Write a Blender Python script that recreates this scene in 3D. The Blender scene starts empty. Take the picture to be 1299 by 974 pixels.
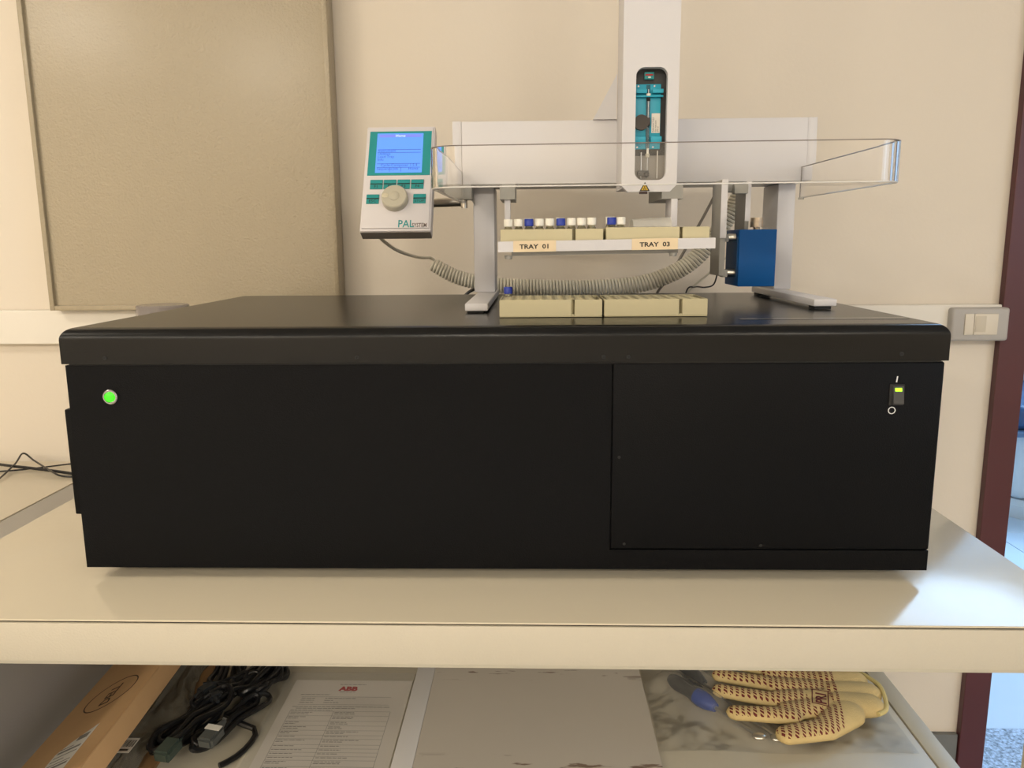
import bpy, bmesh, math, random
from mathutils import Vector, Matrix, noise
from mathutils.bvhtree import BVHTree
PI = math.pi
random.seed(7)
scn = bpy.context.scene
C = scn.collection

# ------------------------------------------------------------------ camera
YAW, PITCH, ROLL, FPX = -0.030524, 0.176856, -0.008597, 1007.99
fv = Vector((math.sin(YAW)*math.cos(PITCH), math.cos(YAW)*math.cos(PITCH), -math.sin(PITCH)))
rv = Vector((math.cos(YAW), -math.sin(YAW), 0)); uv = rv.cross(fv)
r2 = rv*math.cos(ROLL) + uv*math.sin(ROLL); u2 = -rv*math.sin(ROLL) + uv*math.cos(ROLL)
cd = bpy.data.cameras.new('camera'); cam = bpy.data.objects.new('camera', cd); C.objects.link(cam)
cd.sensor_width = 36; cd.lens = 36*FPX/1299; cd.clip_start = .01; cd.clip_end = 60
m = Matrix((r2, u2, -fv)).transposed().to_4x4(); m.translation = (0, 0, 1.235)
cam.matrix_world = m
scn.camera = cam
# ------------------------------------------------------------------ world, lights, exposure
w = bpy.data.worlds.new('world'); scn.world = w; w.use_nodes = True
w.node_tree.nodes['Background'].inputs[0].default_value = (.75, .85, 1, 1)
w.node_tree.nodes['Background'].inputs[1].default_value = .6
scn.view_settings.view_transform = 'Standard'; scn.view_settings.look = 'None'
scn.view_settings.exposure = 0.58; scn.view_settings.gamma = 1; scn.view_settings.use_curve_mapping = False
WARM = (1, .925, .80); COOL = (.42, .68, 1)
def area(name, loc, size, power, col, target=None, sy=None):
    l = bpy.data.lights.new(name, 'AREA'); l.energy = power; l.color = col; l.size = size
    if sy: l.shape = 'RECTANGLE'; l.size_y = sy
    o = bpy.data.objects.new(name, l); C.objects.link(o); o.location = loc
    d = (Vector(target)-Vector(loc)) if target else Vector((0, 0, -1))
    o.rotation_euler = d.to_track_quat('-Z', 'Y').to_euler()
    return o
LAMPS = [(-3.5, -3.1), (-2.5, -4.6), (-.4, -3.6), (1.6, -3.2), (-2.3, -.2)]  # last one is an unseen fill lamp added to brighten the left wall
LPOW = [46, 52, 44, 32, 13]
for (x, y), p in zip(LAMPS, LPOW):
    area('ceiling_and_fill_light', (x, y, 2.885), .55, p, WARM, sy=.55)
area('daylight_next_room', (2.8, 3.7, 2.85), 2.0, 80, COOL, sy=1.8)
area('window_daylight', (2.93, -1.2, 1.65), 1.3, 12, (.6, .78, 1), target=(0, -1.2, 1.2), sy=1.2)

# ------------------------------------------------------------------ materials
MATS = {}
def mat(name, col, rough=.5, metal=0, bump=0, bscale=200, var=0, vscale=8, emis=None, es=0, trans=0, ior=1.45, coat=0, alpha=1, spec=.5, detail=3, coatr=.05):
    if name in MATS: return MATS[name]
    m = bpy.data.materials.new(name); m.use_nodes = True; MATS[name] = m
    nt = m.node_tree; b = nt.nodes['Principled BSDF']; I = b.inputs
    I['Base Color'].default_value = (*col, 1); I['Roughness'].default_value = rough; I['Metallic'].default_value = metal
    I['IOR'].default_value = ior; I['Specular IOR Level'].default_value = spec
    if trans: I['Transmission Weight'].default_value = trans
    if coat: I['Coat Weight'].default_value = coat; I['Coat Roughness'].default_value = coatr
    if alpha < 1: I['Alpha'].default_value = alpha
    if emis: I['Emission Color'].default_value = (*emis, 1); I['Emission Strength'].default_value = es
    tc = nt.nodes.new('ShaderNodeTexCoord')
    n = nt.nodes.new('ShaderNodeTexNoise'); n.inputs['Scale'].default_value = vscale; n.inputs['Detail'].default_value = detail
    nt.links.new(tc.outputs['Object'], n.inputs['Vector'])
    r = nt.nodes.new('ShaderNodeMapRange'); v = max(var, .012)
    r.inputs[3].default_value = 1-v; r.inputs[4].default_value = 1+v
    nt.links.new(n.outputs[0], r.inputs[0])
    mx = nt.nodes.new('ShaderNodeVectorMath'); mx.operation = 'SCALE'; mx.inputs[0].default_value = col
    nt.links.new(r.outputs[0], mx.inputs['Scale']); nt.links.new(mx.outputs[0], I['Base Color'])
    if bump:
        nb = nt.nodes.new('ShaderNodeTexNoise'); nb.inputs['Scale'].default_value = bscale; nb.inputs['Detail'].default_value = 2
        nt.links.new(tc.outputs['Object'], nb.inputs['Vector'])
        bp = nt.nodes.new('ShaderNodeBump'); bp.inputs['Strength'].default_value = bump; bp.inputs['Distance'].default_value = .002
        nt.links.new(nb.outputs[0], bp.inputs['Height']); nt.links.new(bp.outputs[0], I['Normal'])
    return m
WALL = mat('wall_paint', (.74, .67, .575), .6, bump=.12, bscale=150, var=.02, vscale=2)
TRUNK = mat('trunking', (.80, .76, .69), .45)
CEIL = mat('ceiling_paint', (.8, .78, .74), .8)
FLOORM = mat('speckled_floor', (.50, .50, .50), .35, var=.5, vscale=160, detail=6)
TILE = mat('floor_tile', (.62, .70, .78), .12, var=.05, vscale=3)
GROUT = mat('grout', (.35, .38, .42), .8)
BENCH = mat('bench_laminate', (.60, .535, .41), .16, bump=.05, bscale=60, var=.02, vscale=3, ior=1.36)
BENCHF = mat('bench_edge', (.53, .48, .385), .4, bump=.2, bscale=400)
DARKGAP = mat('dark_gap', (.03, .028, .025), .8)
DESK = mat('desk_laminate', (.72, .65, .52), .3, bump=.04, bscale=200)
DESKG = mat('desk_grey', (.37, .35, .32), .5, bump=.1, bscale=300)
BLACK = mat('black_powder_coat', (.0035, .0037, .0045), .38, bump=.25, bscale=700, var=.15, vscale=400, ior=1.19)
BLACKTOP = mat('black_lid_coat', (.0045, .0045, .0045), .24, bump=.06, bscale=900, ior=1.33)
RUB = mat('rubber', (.012, .012, .012), .7)
WHITE = mat('white_coat', (.66, .645, .66), .42, bump=.08, bscale=900)
WHITED = mat('white_side', (.50, .485, .46), .5)
GREYP = mat('grey_plastic', (.33, .32, .29), .5)
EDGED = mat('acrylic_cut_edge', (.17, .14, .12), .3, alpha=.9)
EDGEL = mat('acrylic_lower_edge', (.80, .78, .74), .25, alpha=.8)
ACRYL = mat('clear_acrylic', (1, 1, 1), .0, trans=1, ior=1.49)
GLASS = mat('vial_glass', (.97, .98, .97), .02, trans=1, ior=1.45)
RACK = mat('cream_rack', (.55, .49, .31), .5, var=.02)
CAPW = mat('cap_white', (.80, .77, .68), .45)
CAPB = mat('cap_blue', (.012, .035, .33), .35)
TEAL = mat('teal_plastic', (.012, .34, .48), .35)
TEALG = mat('teal_bezel', (.02, .28, .29), .35)
TEALK = mat('teal_key', (.02, .26, .26), .4)
LCD = mat('lcd_blue', (.01, .02, .05), .3, emis=(.105, .27, .80), es=1.0)
LCDT = mat('lcd_ink', (.01, .02, .1), .4, emis=(.035, .07, .36), es=.8)
LCDH = mat('lcd_header', (.1, .12, .6), .4, emis=(.13, .16, .62), es=.8)
LCDW = mat('lcd_light_ink', (.5, .7, 1), .4, emis=(.35, .55, 1), es=.9)
KNOB = mat('knob_beige', (.48, .45, .36), .4)
CTRL = mat('controller_housing', (.66, .63, .64), .4)
CTRLD = mat('controller_base', (.20, .18, .16), .5)
CHROME = mat('chrome', (.66, .62, .55), .28, metal=1)
STEEL = mat('steel', (.5, .5, .5), .3, metal=1)
BRASS = mat('brass', (.50, .41, .31), .5, metal=1)
COIL = mat('coil_cable', (.68, .65, .55), .42)
BLUE = mat('blue_anodised', (.001, .075, .27), .45, bump=.05, bscale=500, spec=.25)
BLUED = mat('blue_dark', (.010, .085, .24), .6)
TAPE = mat('label_tape', (.78, .63, .42), .5)
INK = mat('ink', (.03, .025, .02), .6)
INKR = mat('red_ink', (.45, .03, .03), .6)
INKG = mat('grey_ink', (.22, .21, .19), .7)
YEL = mat('warning_yellow', (.65, .42, .03), .5)
PAPER = mat('paper', (.76, .71, .65), .6)
WLAB = mat('white_label', (.72, .69, .62), .5)
CARD = mat('cardboard', (.58, .36, .175), .75, var=.06, vscale=30, bump=.1, bscale=120)
CARDD = mat('cardboard_flat', (.30, .17, .07), .8, var=.08, vscale=20)
CORD = mat('black_cord', (.008, .008, .009), .28)
PLUGG = mat('plug_grey', (.08, .085, .08), .45)
SHELF = mat('shelf_paint', (.58, .53, .42), .4, bump=.05, bscale=200, var=.03, vscale=6)
SHELFR = mat('shelf_rim', (.52, .48, .38), .45)
PANELW = mat('panel_strip_white', (.74, .72, .71), .4)
BOARD = mat('beige_enamel', (.385, .325, .225), .34, bump=.8, bscale=230, var=.03, vscale=3, coat=.35, coatr=.2)
MAROON = mat('maroon_paint', (.085, .022, .026), .35, bump=.1, bscale=60)
SWG = mat('switch_grey', (.44, .42, .40), .45)
SWB = mat('switch_button', (.70, .64, .54), .4)
GREEN = mat('green_lens', (.02, .5, .01), .3, emis=(.05, 1, .01), es=1.0)
GREEN2 = mat('lime_lens', (.2, .6, .01), .3, emis=(.45, 1, .02), es=1.0)
WINK = mat('white_print', (.7, .7, .7), .5)
ROCK = mat('rocker_grey', (.04, .04, .04), .4)
LATEX = mat('skin', (.5, .5, .5), .5)
NAVY = mat('navy_vinyl', (.03, .07, .16), .35)
CWHITE = mat('white_furniture', (.62, .66, .68), .35)
CGREY = mat('cabinet_grey', (.22, .26, .28), .5)
TILEW = mat('wall_tile', (.66, .76, .84), .15)
LAMP = mat('lamp_diffuser', (.9, .85, .75), .5, emis=(1, .84, .62), es=9)
GRANITE = mat('speckled_granite', (.36, .42, .52), .3, var=1.9, vscale=150, detail=6)
GREYBAG = mat('grey_poly_bag', (.20, .18, .14), .25, alpha=.66, bump=.3, bscale=30)
POUCH = mat('frosted_pouch', (.72, .70, .64), .4, alpha=.55, bump=.3, bscale=200)
SMOKE = mat('smoked_clear', (.30, .27, .27), .08, alpha=.6)
SCRB = mat('handle_blue', (.01, .05, .28), .3)
SCRK = mat('handle_black', (.02, .022, .024), .4)
# thin clear film: transparent sheet with fresnel gloss and a little haze
def film(name, haze=.12, rough=.12, bs=25, bstr=.8, lw=.1):
    m = bpy.data.materials.new(name); m.use_nodes = True; nt = m.node_tree; nt.nodes.remove(nt.nodes['Principled BSDF'])
    N_ = nt.nodes.new; Lk = nt.links.new; out = nt.nodes['Material Output']
    tr = N_('ShaderNodeBsdfTransparent'); gl_ = N_('ShaderNodeBsdfGlossy'); gl_.inputs['Roughness'].default_value = rough
    df = N_('ShaderNodeBsdfDiffuse'); df.inputs[0].default_value = (.8, .78, .74, 1)
    fr_ = N_('ShaderNodeLayerWeight'); fr_.inputs[0].default_value = lw
    tc = N_('ShaderNodeTexCoord'); n = N_('ShaderNodeTexNoise'); n.inputs['Scale'].default_value = bs; n.inputs['Detail'].default_value = 4
    Lk(tc.outputs['Object'], n.inputs['Vector']); bp = N_('ShaderNodeBump'); bp.inputs['Strength'].default_value = bstr; bp.inputs['Distance'].default_value = .004
    Lk(n.outputs[0], bp.inputs['Height'])
    for q in (gl_, fr_): Lk(bp.outputs[0], q.inputs['Normal'])
    m1 = N_('ShaderNodeMixShader'); m1.inputs[0].default_value = haze; Lk(tr.outputs[0], m1.inputs[1]); Lk(df.outputs[0], m1.inputs[2])
    m2 = N_('ShaderNodeMixShader'); Lk(fr_.outputs[0], m2.inputs[0]); Lk(m1.outputs[0], m2.inputs[1]); Lk(gl_.outputs[0], m2.inputs[2])
    Lk(m2.outputs[0], out.inputs[0]); return m
FILM = film('clear_film', .09, .14, 30, 1.0, .10)
SLEEVE = film('plastic_sleeve', .10, .25, 12, .4, .06)
# dusty panel with scuffs along the far and near edge
def scuffed():
    m = mat('scuffed_panel', (.60, .55, .48), .4, var=.05, vscale=5)
    nt = m.node_tree; b = nt.nodes['Principled BSDF']
    tc = nt.nodes.new('ShaderNodeTexCoord'); mp = nt.nodes.new('ShaderNodeMapping'); mp.inputs['Scale'].default_value = (9, 40, 5)
    n = nt.nodes.new('ShaderNodeTexNoise'); n.inputs['Scale'].default_value = 2.2; n.inputs['Detail'].default_value = 4
    nt.links.new(tc.outputs['Object'], mp.inputs[0]); nt.links.new(mp.outputs[0], n.inputs['Vector'])
    rp = nt.nodes.new('ShaderNodeMapRange'); rp.inputs[1].default_value = .60; rp.inputs[2].default_value = .65
    nt.links.new(n.outputs[0], rp.inputs[0])
    sx = nt.nodes.new('ShaderNodeSeparateXYZ'); nt.links.new(tc.outputs['Object'], sx.inputs[0])
    # only near the two ends of the panel
    a = nt.nodes.new('ShaderNodeMath'); a.operation = 'ABSOLUTE'
    s = nt.nodes.new('ShaderNodeMath'); s.operation = 'SUBTRACT'; s.inputs[1].default_value = 1.13
    nt.links.new(sx.outputs[1], s.inputs[0]); nt.links.new(s.outputs[0], a.inputs[0])
    g = nt.nodes.new('ShaderNodeMapRange'); g.inputs[1].default_value = .095; g.inputs[2].default_value = .12
    nt.links.new(a.outputs[0], g.inputs[0])
    mu = nt.nodes.new('ShaderNodeMath'); mu.operation = 'MULTIPLY'
    nt.links.new(rp.outputs[0], mu.inputs[0]); nt.links.new(g.outputs[0], mu.inputs[1])
    mix = nt.nodes.new('ShaderNodeMix'); mix.data_type = 'RGBA'
    mix.inputs[7].default_value = (.22, .15, .11, 1)
    src = b.inputs['Base Color'].links[0].from_socket
    nt.links.new(mu.outputs[0], mix.inputs[0]); nt.links.new(src, mix.inputs[6]); nt.links.new(mix.outputs[2], b.inputs['Base Color'])
    return m
SCUFF = scuffed()

# ------------------------------------------------------------------ helpers
def setp(o, label=None, cat=None, group=None, kind=None):
    if label: o['label'] = label
    if cat: o['category'] = cat
    if group: o['group'] = group
    if kind: o['kind'] = kind
    return o
def link(o, parent=None):
    C.objects.link(o)
    if parent is not None: o.parent = parent
    return o
def empty(name, loc, label, cat, group=None, rot=(0, 0, 0)):
    o = bpy.data.objects.new(name, None); o.location = loc; o.rotation_euler = rot
    o.empty_display_size = .05
    C.objects.link(o); setp(o, label, cat, group); return o
def fin(name, bm, m, parent=None, smooth=False, off=None, bevel=0, seg=2):
    """bm is in WORLD coordinates unless off is None-parent local; off = world origin of parent (translation only)"""
    if bevel:
        bmesh.ops.bevel(bm, geom=[e for e in bm.edges if len(e.link_faces) == 2 and e.calc_face_angle(0) > .6], offset=bevel, segments=seg, affect='EDGES', profile=.5)
    if off is not None:
        bmesh.ops.translate(bm, verts=bm.verts, vec=-Vector(off))
    bmesh.ops.recalc_face_normals(bm, faces=bm.faces)
    me = bpy.data.meshes.new(name); bm.to_mesh(me); bm.free()
    for k in (m if isinstance(m, (list, tuple)) else [m]): me.materials.append(k)
    if smooth:
        for p in me.polygons: p.use_smooth = True
        try: me.set_sharp_from_angle(angle=.6)
        except Exception: pass
    o = bpy.data.objects.new(name, me)
    return link(o, parent)
def B(): return bmesh.new()
def box(bm, x0, x1, y0, y1, z0, z1, mat_=None):
    g = bmesh.ops.create_cube(bm, size=1)
    s = Matrix.Diagonal((abs(x1-x0), abs(y1-y0), abs(z1-z0), 1)); t = Matrix.Translation(((x0+x1)/2, (y0+y1)/2, (z0+z1)/2))
    bmesh.ops.transform(bm, matrix=t @ s, verts=g['verts'])
    return bm
def part(name, dims, m, parent=None, bevel=0, seg=2, off=None, smooth=None):
    if off is None: off = parent.location if parent is not None else None
    o = fin(name, box(B(), *dims), m, parent, off=off, bevel=bevel, seg=seg, smooth=(bevel > 0 if smooth is None else smooth))
    return o
def cyl(bm, p0, p1, r0, r1=None, n=20, caps=True):
    p0 = Vector(p0); p1 = Vector(p1); r1 = r0 if r1 is None else r1
    d = (p1-p0); q = d.to_track_quat('Z', 'Y').to_matrix()
    a = [bm.verts.new(p0 + q @ Vector((r0*math.cos(2*PI*i/n), r0*math.sin(2*PI*i/n), 0))) for i in range(n)]
    b = [bm.verts.new(p1 + q @ Vector((r1*math.cos(2*PI*i/n), r1*math.sin(2*PI*i/n), 0))) for i in range(n)]
    for i in range(n): bm.faces.new((a[i], a[(i+1) % n], b[(i+1) % n], b[i]))
    if caps: bm.faces.new(a[::-1]); bm.faces.new(b)
    return bm
def lathe(bm, c, prof, n=20, axis=(0, 0, 1)):
    q = Vector(axis).to_track_quat('Z', 'Y').to_matrix(); c = Vector(c); rings = []
    for r, h in prof:
        rings.append([bm.verts.new(c + q @ Vector((r*math.cos(2*PI*i/n), r*math.sin(2*PI*i/n), h))) for i in range(n)])
    for k in range(len(rings)-1):
        for i in range(n): bm.faces.new((rings[k][i], rings[k][(i+1) % n], rings[k+1][(i+1) % n], rings[k+1][i]))
    bm.faces.new(rings[0][::-1]); bm.faces.new(rings[-1])
    return bm
def catmull(pts, per=8):
    P = [Vector(p) for p in pts]; out = []
    for i in range(len(P)-1):
        a = P[max(i-1, 0)]; b = P[i]; c = P[i+1]; d = P[min(i+2, len(P)-1)]
        for k in range(per):
            t = k/per
            out.append(.5*((2*b) + (c-a)*t + (2*a-5*b+4*c-d)*t*t + (3*b-a-3*c+d)*t**3))
    out.append(P[-1]); return out
def tube(bm, pts, r, n=8, rads=None):
    P = [Vector(p) for p in pts]; rings = []; up = None
    for i, p in enumerate(P):
        t = (P[min(i+1, len(P)-1)]-P[max(i-1, 0)])
        if t.length < 1e-9: t = Vector((1, 0, 0))
        t.normalize()
        if up is None: up = t.orthogonal().normalized()
        up = (up - t*up.dot(t)); up = up.normalized() if up.length > 1e-6 else t.orthogonal().normalized()
        s = t.cross(up); rr = rads[i] if rads else r
        rings.append([bm.verts.new(p + up*rr*math.cos(2*PI*k/n) + s*rr*math.sin(2*PI*k/n)) for k in range(n)])
    for a, b in zip(rings, rings[1:]):
        for k in range(n): bm.faces.new((a[k], a[(k+1) % n], b[(k+1) % n], b[k]))
    bm.faces.new(rings[0][::-1]); bm.faces.new(rings[-1])
    return bm
def prism(bm, pts, vec):
    """pts: list of 3D points (planar), extruded by vec"""
    vec = Vector(vec); a = [bm.verts.new(Vector(p)) for p in pts]; b = [bm.verts.new(Vector(p)+vec) for p in pts]
    n = len(a)
    bm.faces.new(a); bm.faces.new(b[::-1])
    for i in range(n): bm.faces.new((a[i], b[i], b[(i+1) % n], a[(i+1) % n]))
    return bm
def ringplate(bm, outer, inner, vec):
    """outer/inner: same-count 3D loops; plate with a hole, thickness vec"""
    vec = Vector(vec)
    o0 = [bm.verts.new(Vector(p)) for p in outer]; i0 = [bm.verts.new(Vector(p)) for p in inner]
    o1 = [bm.verts.new(Vector(p)+vec) for p in outer]; i1 = [bm.verts.new(Vector(p)+vec) for p in inner]
    n = len(o0)
    for k in range(n):
        j = (k+1) % n
        bm.faces.new((o0[k], o0[j], i0[j], i0[k])); bm.faces.new((o1[k], i1[k], i1[j], o1[j]))
        bm.faces.new((o0[k], o1[k], o1[j], o0[j])); bm.faces.new((i0[k], i0[j], i1[j], i1[k]))
    return bm
def text(name, s, size, loc, rot, m, parent=None, local=False, extrude=.0002, align='LEFT', shear=0, sx=1, sy=1, bold=0):
    cu = bpy.data.curves.new(name, 'FONT'); cu.body = s; cu.size = size; cu.extrude = extrude; cu.align_x = align; cu.shear = shear
    cu.resolution_u = 2; cu.offset = bold
    tmp = bpy.data.objects.new('tmp', cu); C.objects.link(tmp)
    dg = bpy.context.evaluated_depsgraph_get(); me = bpy.data.meshes.new_from_object(tmp.evaluated_get(dg))
    bpy.data.objects.remove(tmp)
    me.transform(Matrix.Diagonal((sx, sy, 1, 1)))
    me.materials.clear(); me.materials.append(m)
    o = bpy.data.objects.new(name, me); o.location = Vector(loc) - (Vector(parent.location) if parent is not None and parent.parent is None and not local else Vector((0, 0, 0)))
    o.rotation_euler = rot
    return link(o, parent)
def struct(name, bm_or_dims, m, bevel=0, parent=None):
    bm = box(B(), *bm_or_dims) if isinstance(bm_or_dims, tuple) else bm_or_dims
    o = fin(name, bm, m, parent, bevel=bevel); 
    if parent is None: o['kind'] = 'structure'
    return o
def mb(name, bm, m, parent, **k):      # world-coordinate mesh parented to an unrotated thing or part
    root = parent
    off = Vector((0, 0, 0)); p = parent
    while p is not None: off += p.location; p = p.parent
    return fin(name, bm, m, parent, off=off, **k)
def pb(name, dims, m, parent, bevel=0, seg=2):
    return mb(name, box(B(), *dims), m, parent, bevel=bevel, seg=seg, smooth=bevel > 0)

# ================================================================== setting
struct('floor', (-4.4, 3.0, -5.8, 1.65, -.1, 0), FLOORM)
struct('ceiling', (-4.4, 3.0, -5.8, 1.65, 2.9, 3.0), CEIL)
bm = B(); box(bm, -4.4, .955, 1.65, 1.86, 0, 2.9); box(bm, 1.88, 3.0, 1.65, 1.86, 0, 2.9); box(bm, .955, 1.88, 1.65, 1.86, 2.12, 2.9)
struct('wall_back', bm, WALL)
struct('wall_left', (-4.5, -4.4, -5.8, 1.86, 0, 2.9), WALL)
struct('wall_front', (-4.4, 3.0, -5.9, -5.8, 0, 2.9), WALL)
bm = B(); box(bm, 3.0, 3.1, -5.8, -1.85, 0, 2.9); box(bm, 3.0, 3.1, -.55, 1.86, 0, 2.9); box(bm, 3.0, 3.1, -1.85, -.55, 0, .95); box(bm, 3.0, 3.1, -1.85, -.55, 2.2, 2.9)
struct('wall_right', bm, WALL)
bm = B()
for a in ((-1.85, -1.80, .95, 2.2), (-.60, -.55, .95, 2.2), (-1.8, -.6, .95, 1.0), (-1.8, -.6, 2.15, 2.2), (-1.22, -1.18, 1.0, 2.15)): box(bm, 3.0, 3.06, a[0], a[1], a[2], a[3])
struct('window_1', bm, TRUNK)
struct('baseboard_back', (-4.4, .940, 1.638, 1.65, 0, .1425), mat('baseboard_grey', (.16, .165, .16), .4))
struct('trim_1', (-4.4, .938, 1.628, 1.65, 1.032, 1.103), TRUNK, bevel=.002)
# maroon door frame: left jamb, right jamb, head, and returns through the wall
bm = B()
box(bm, .942, .998, 1.632, 1.65, 0, 2.17); box(bm, .956, .998, 1.65, 1.87, 0, 2.12)
box(bm, 1.84, 1.90, 1.632, 1.65, 0, 2.17); box(bm, 1.84, 1.88, 1.65, 1.87, 0, 2.12)
box(bm, .998, 1.84, 1.632, 1.65, 2.08, 2.17); box(bm, .998, 1.84, 1.65, 1.87, 2.08, 2.12)
struct('door_1', bm, MAROON, bevel=.002)
struct('trim_2', (.998, 1.84, 1.62, 1.874, 0, .004), GRANITE)
# next room
f2 = struct('floor.001', (.3, 5.2, 1.86, 5.0, -.1, -.004), GROUT)
tm = None
for i in range(4):
    for j in range(4):
        x0 = 1.0 + i*.47; y0 = 1.876 + j*.468
        if tm is None:
            b_ = box(B(), .001, .467, .001, .465, -.004, .001)
            bmesh.ops.bevel(b_, geom=b_.edges[:], offset=.001, segments=1, affect='EDGES')
            tm = bpy.data.meshes.new('tile'); b_.to_mesh(tm); b_.free(); tm.materials.append(TILE)
        o = bpy.data.objects.new('tile', tm); o.location = (x0, y0, 0); link(o, f2)
bm = B()
box(bm, .3, 5.2, 3.7490, 5.0, -.004, .0005); box(bm, 2.881, 5.2, 1.86, 3.748, -.004, .0005); box(bm, .3, .999, 1.86, 3.748, -.004, .0005)
r_ = struct('tiled_area', bm, TILE, parent=f2); r_['kind'] = 'stuff'
struct('ceiling.001', (.3, 5.2, 1.86, 5.0, 2.9, 3.0), CEIL)
struct('wall_right.001', (5.2, 5.3, 1.86, 5.0, 0, 2.9), CEIL)
struct('wall_left.001', (.2, .3, 1.86, 5.0, 0, 2.9), CEIL)
wf = struct('wall_far', (.2, 5.3, 5.0, 5.1, 0, 2.9), GROUT)
t2 = None
for i in range(5):
    for j in range(7):
        if t2 is None:
            b_ = box(B(), .002, .398, -.008, 0, .002, .153)
            t2 = bpy.data.meshes.new('tile'); b_.to_mesh(t2); b_.free(); t2.materials.append(TILEW)
        o = bpy.data.objects.new('tile', t2); o.location = (2.0+i*.4, 5.0, .4+j*.155); link(o, wf)
bm = B(); box(bm, .3, 1.998, 4.992, 5.0, 0, 2.9); box(bm, 4.002, 5.2, 4.992, 5.0, 0, 2.9); box(bm, 1.999, 4.001, 4.992, 5.0, 0, .4); box(bm, 1.999, 4.001, 4.992, 5.0, 1.486, 2.9)
o = struct('tiling', bm, TILEW, parent=wf); o['kind'] = 'stuff'

# ceiling lamps (above and behind the camera; they light the room, the last added as left-wall fill)
for i, (x, y) in enumerate(LAMPS):
    t = None
    bm = B()
    for a in ((-.31, .31, -.31, -.29), (-.31, .31, .29, .31), (-.31, -.29, -.29, .29), (.29, .31, -.29, .29)): box(bm, x+a[0], x+a[1], y+a[2], y+a[3], 2.88, 2.9)
    t = fin('light_frame', bm, WHITE, bpy.data.objects['ceiling'])
    pb('diffuser', (x-.289, x+.289, y-.289, y+.289, 2.891, 2.899), LAMP, t)

# ================================================================== furniture of the next room
t = empty('treatment_chair', (2.2, 3.45, 0), 'white pedestal chair with dark blue padded seat seen through the doorway', 'chair')
mb('base', lathe(B(), (2.34, 3.62, 0), [(.26, 0), (.27, .02), (.27, .06), (.25, .085), (.12, .10)], 40), CWHITE, t, smooth=True)
pb('pedestal', (2.10, 2.42, 3.42, 3.75, .09, .43), CWHITE, t, bevel=.05, seg=4)
pb('seat', (2.00, 2.60, 3.28, 3.9, .44, .55), NAVY, t, bevel=.04, seg=4)
pb('seat_rim', (1.99, 2.61, 3.27, 3.91, .415, .44), mat('rim_blue', (.10, .16, .26), .35), t, bevel=.01)
pb('backrest', (2.17, 2.6, 3.85, 3.97, .55, 1.15), CWHITE, t, bevel=.03, seg=3)
t = empty('storage_cabinet', (2.45, 4.5, 0), 'low grey cabinet with pale worktop behind the pedestal chair', 'cabinet')
pb('body', (2.0, 3.6, 4.3, 4.85, .06, .50), CGREY, t, bevel=.004)
pb('worktop', (1.98, 3.62, 4.28, 4.87, .50, .54), CWHITE, t, bevel=.006)
for k in range(3):
    d = pb('door', (2.02+k*.53, 2.53+k*.53, 4.282, 4.30, .09, .48), mat('cab_door', (.10, .15, .17), .3), t, bevel=.003)
    mb('handle', cyl(B(), (2.1+k*.53, 4.275, .43), (2.25+k*.53, 4.275, .43), .006), STEEL, d)

# ================================================================== workbench
RZ = math.radians(-.22)
bench = empty('workbench', (-.0745, .782, 0), 'long cream laminate workbench carrying the black analyser, with a lower shelf', 'table')
pb('worktop', (-.7405, .591, .784, 1.50, .8355, .838), BENCH, bench, bevel=.0008)
pb('core', (-.739, .5895, .7855, 1.498, .79, .8335), DARKGAP, bench)
pb('front_edge', (-.7405, .591, .782, .7862, .790, .8343), BENCHF, bench, bevel=.001)
pb('side_edge', (.5882, .5912, .7864, 1.50, .790, .8343), BENCHF, bench, bevel=.001)
pb('side_edge', (-.7407, -.7377, .7864, 1.50, .790, .8343), BENCHF, bench, bevel=.001)
pb('apron', (-.70, .56, .82, 1.46, .765, .7895), SHELFR, bench)
for x0 in (-.74, .553):
    for y0 in (.80, 1.45):
        l = pb('leg', (x0, x0+.038, y0, y0+.038, .012, .79), SHELFR, bench, bevel=.002)
        mb('foot', cyl(B(), (x0+.019, y0+.019, 0), (x0+.019, y0+.019, .012), .018), RUB, l)
pb('shelf', (-.70, .562, .84, 1.448, .488, .502), SHELF, bench, bevel=.001)
pb('shelf_rim', (.564, .593, .84, 1.449, .486, .5035), SHELFR, bench, bevel=.001)
bench.rotation_euler = (0, 0, RZ)

desk = empty('desk', (-1.5, 1.1, 0), 'lower cream desk left of the workbench with grey metal side frame', 'table')
pb('desktop', (-2.6, -.912, .60, 1.636, .746, .776), DESK, desk, bevel=.001)
pb('side_frame', (-.9115, -.746, .62, 1.636, .0, .7745), DESKG, desk, bevel=.002)
for y0 in (.62, 1.58): pb('leg', (-2.58, -2.54, y0, y0+.04, 0, .746), DESKG, desk)

# ================================================================== wall items
t = empty('metal_panel', (-.69, 1.63, 1.1045), 'large beige enamelled metal panel standing on the wall trunking', 'panel')
pb('sheet', (-.985, -.402, 1.606, 1.646, 1.112, 1.95), BOARD, t)
bm = B()
for a in ((-.993, -.983, 1.1045, 1.95), (-.404, -.395, 1.1045, 1.95), (-.983, -.404, 1.1045, 1.1145)): box(bm, a[0], a[1], 1.598, 1.647, a[2], a[3])
mb('frame', bm, BOARD, t, bevel=.0015, smooth=True)

t = empty('wall_switch', (.888, 1.61, 1.065), 'grey surface-mounted light switch box with two cream rockers', 'switch')
pb('housing', (.832, .946, 1.611, 1.649, 1.031, 1.098), SWG, t, bevel=.006, seg=4)
pb('rocker', (.857, .8745, 1.6085, 1.613, 1.044, 1.086), SWB, t, bevel=.001)
pb('rocker', (.8755, .922, 1.6085, 1.613, 1.044, 1.086), SWB, t, bevel=.001)
pb('key_mark', (.8775, .898, 1.6075, 1.609, 1.05, 1.082), mat('rocker_pale', (.60, .54, .44), .4), t, bevel=.0006)

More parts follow.
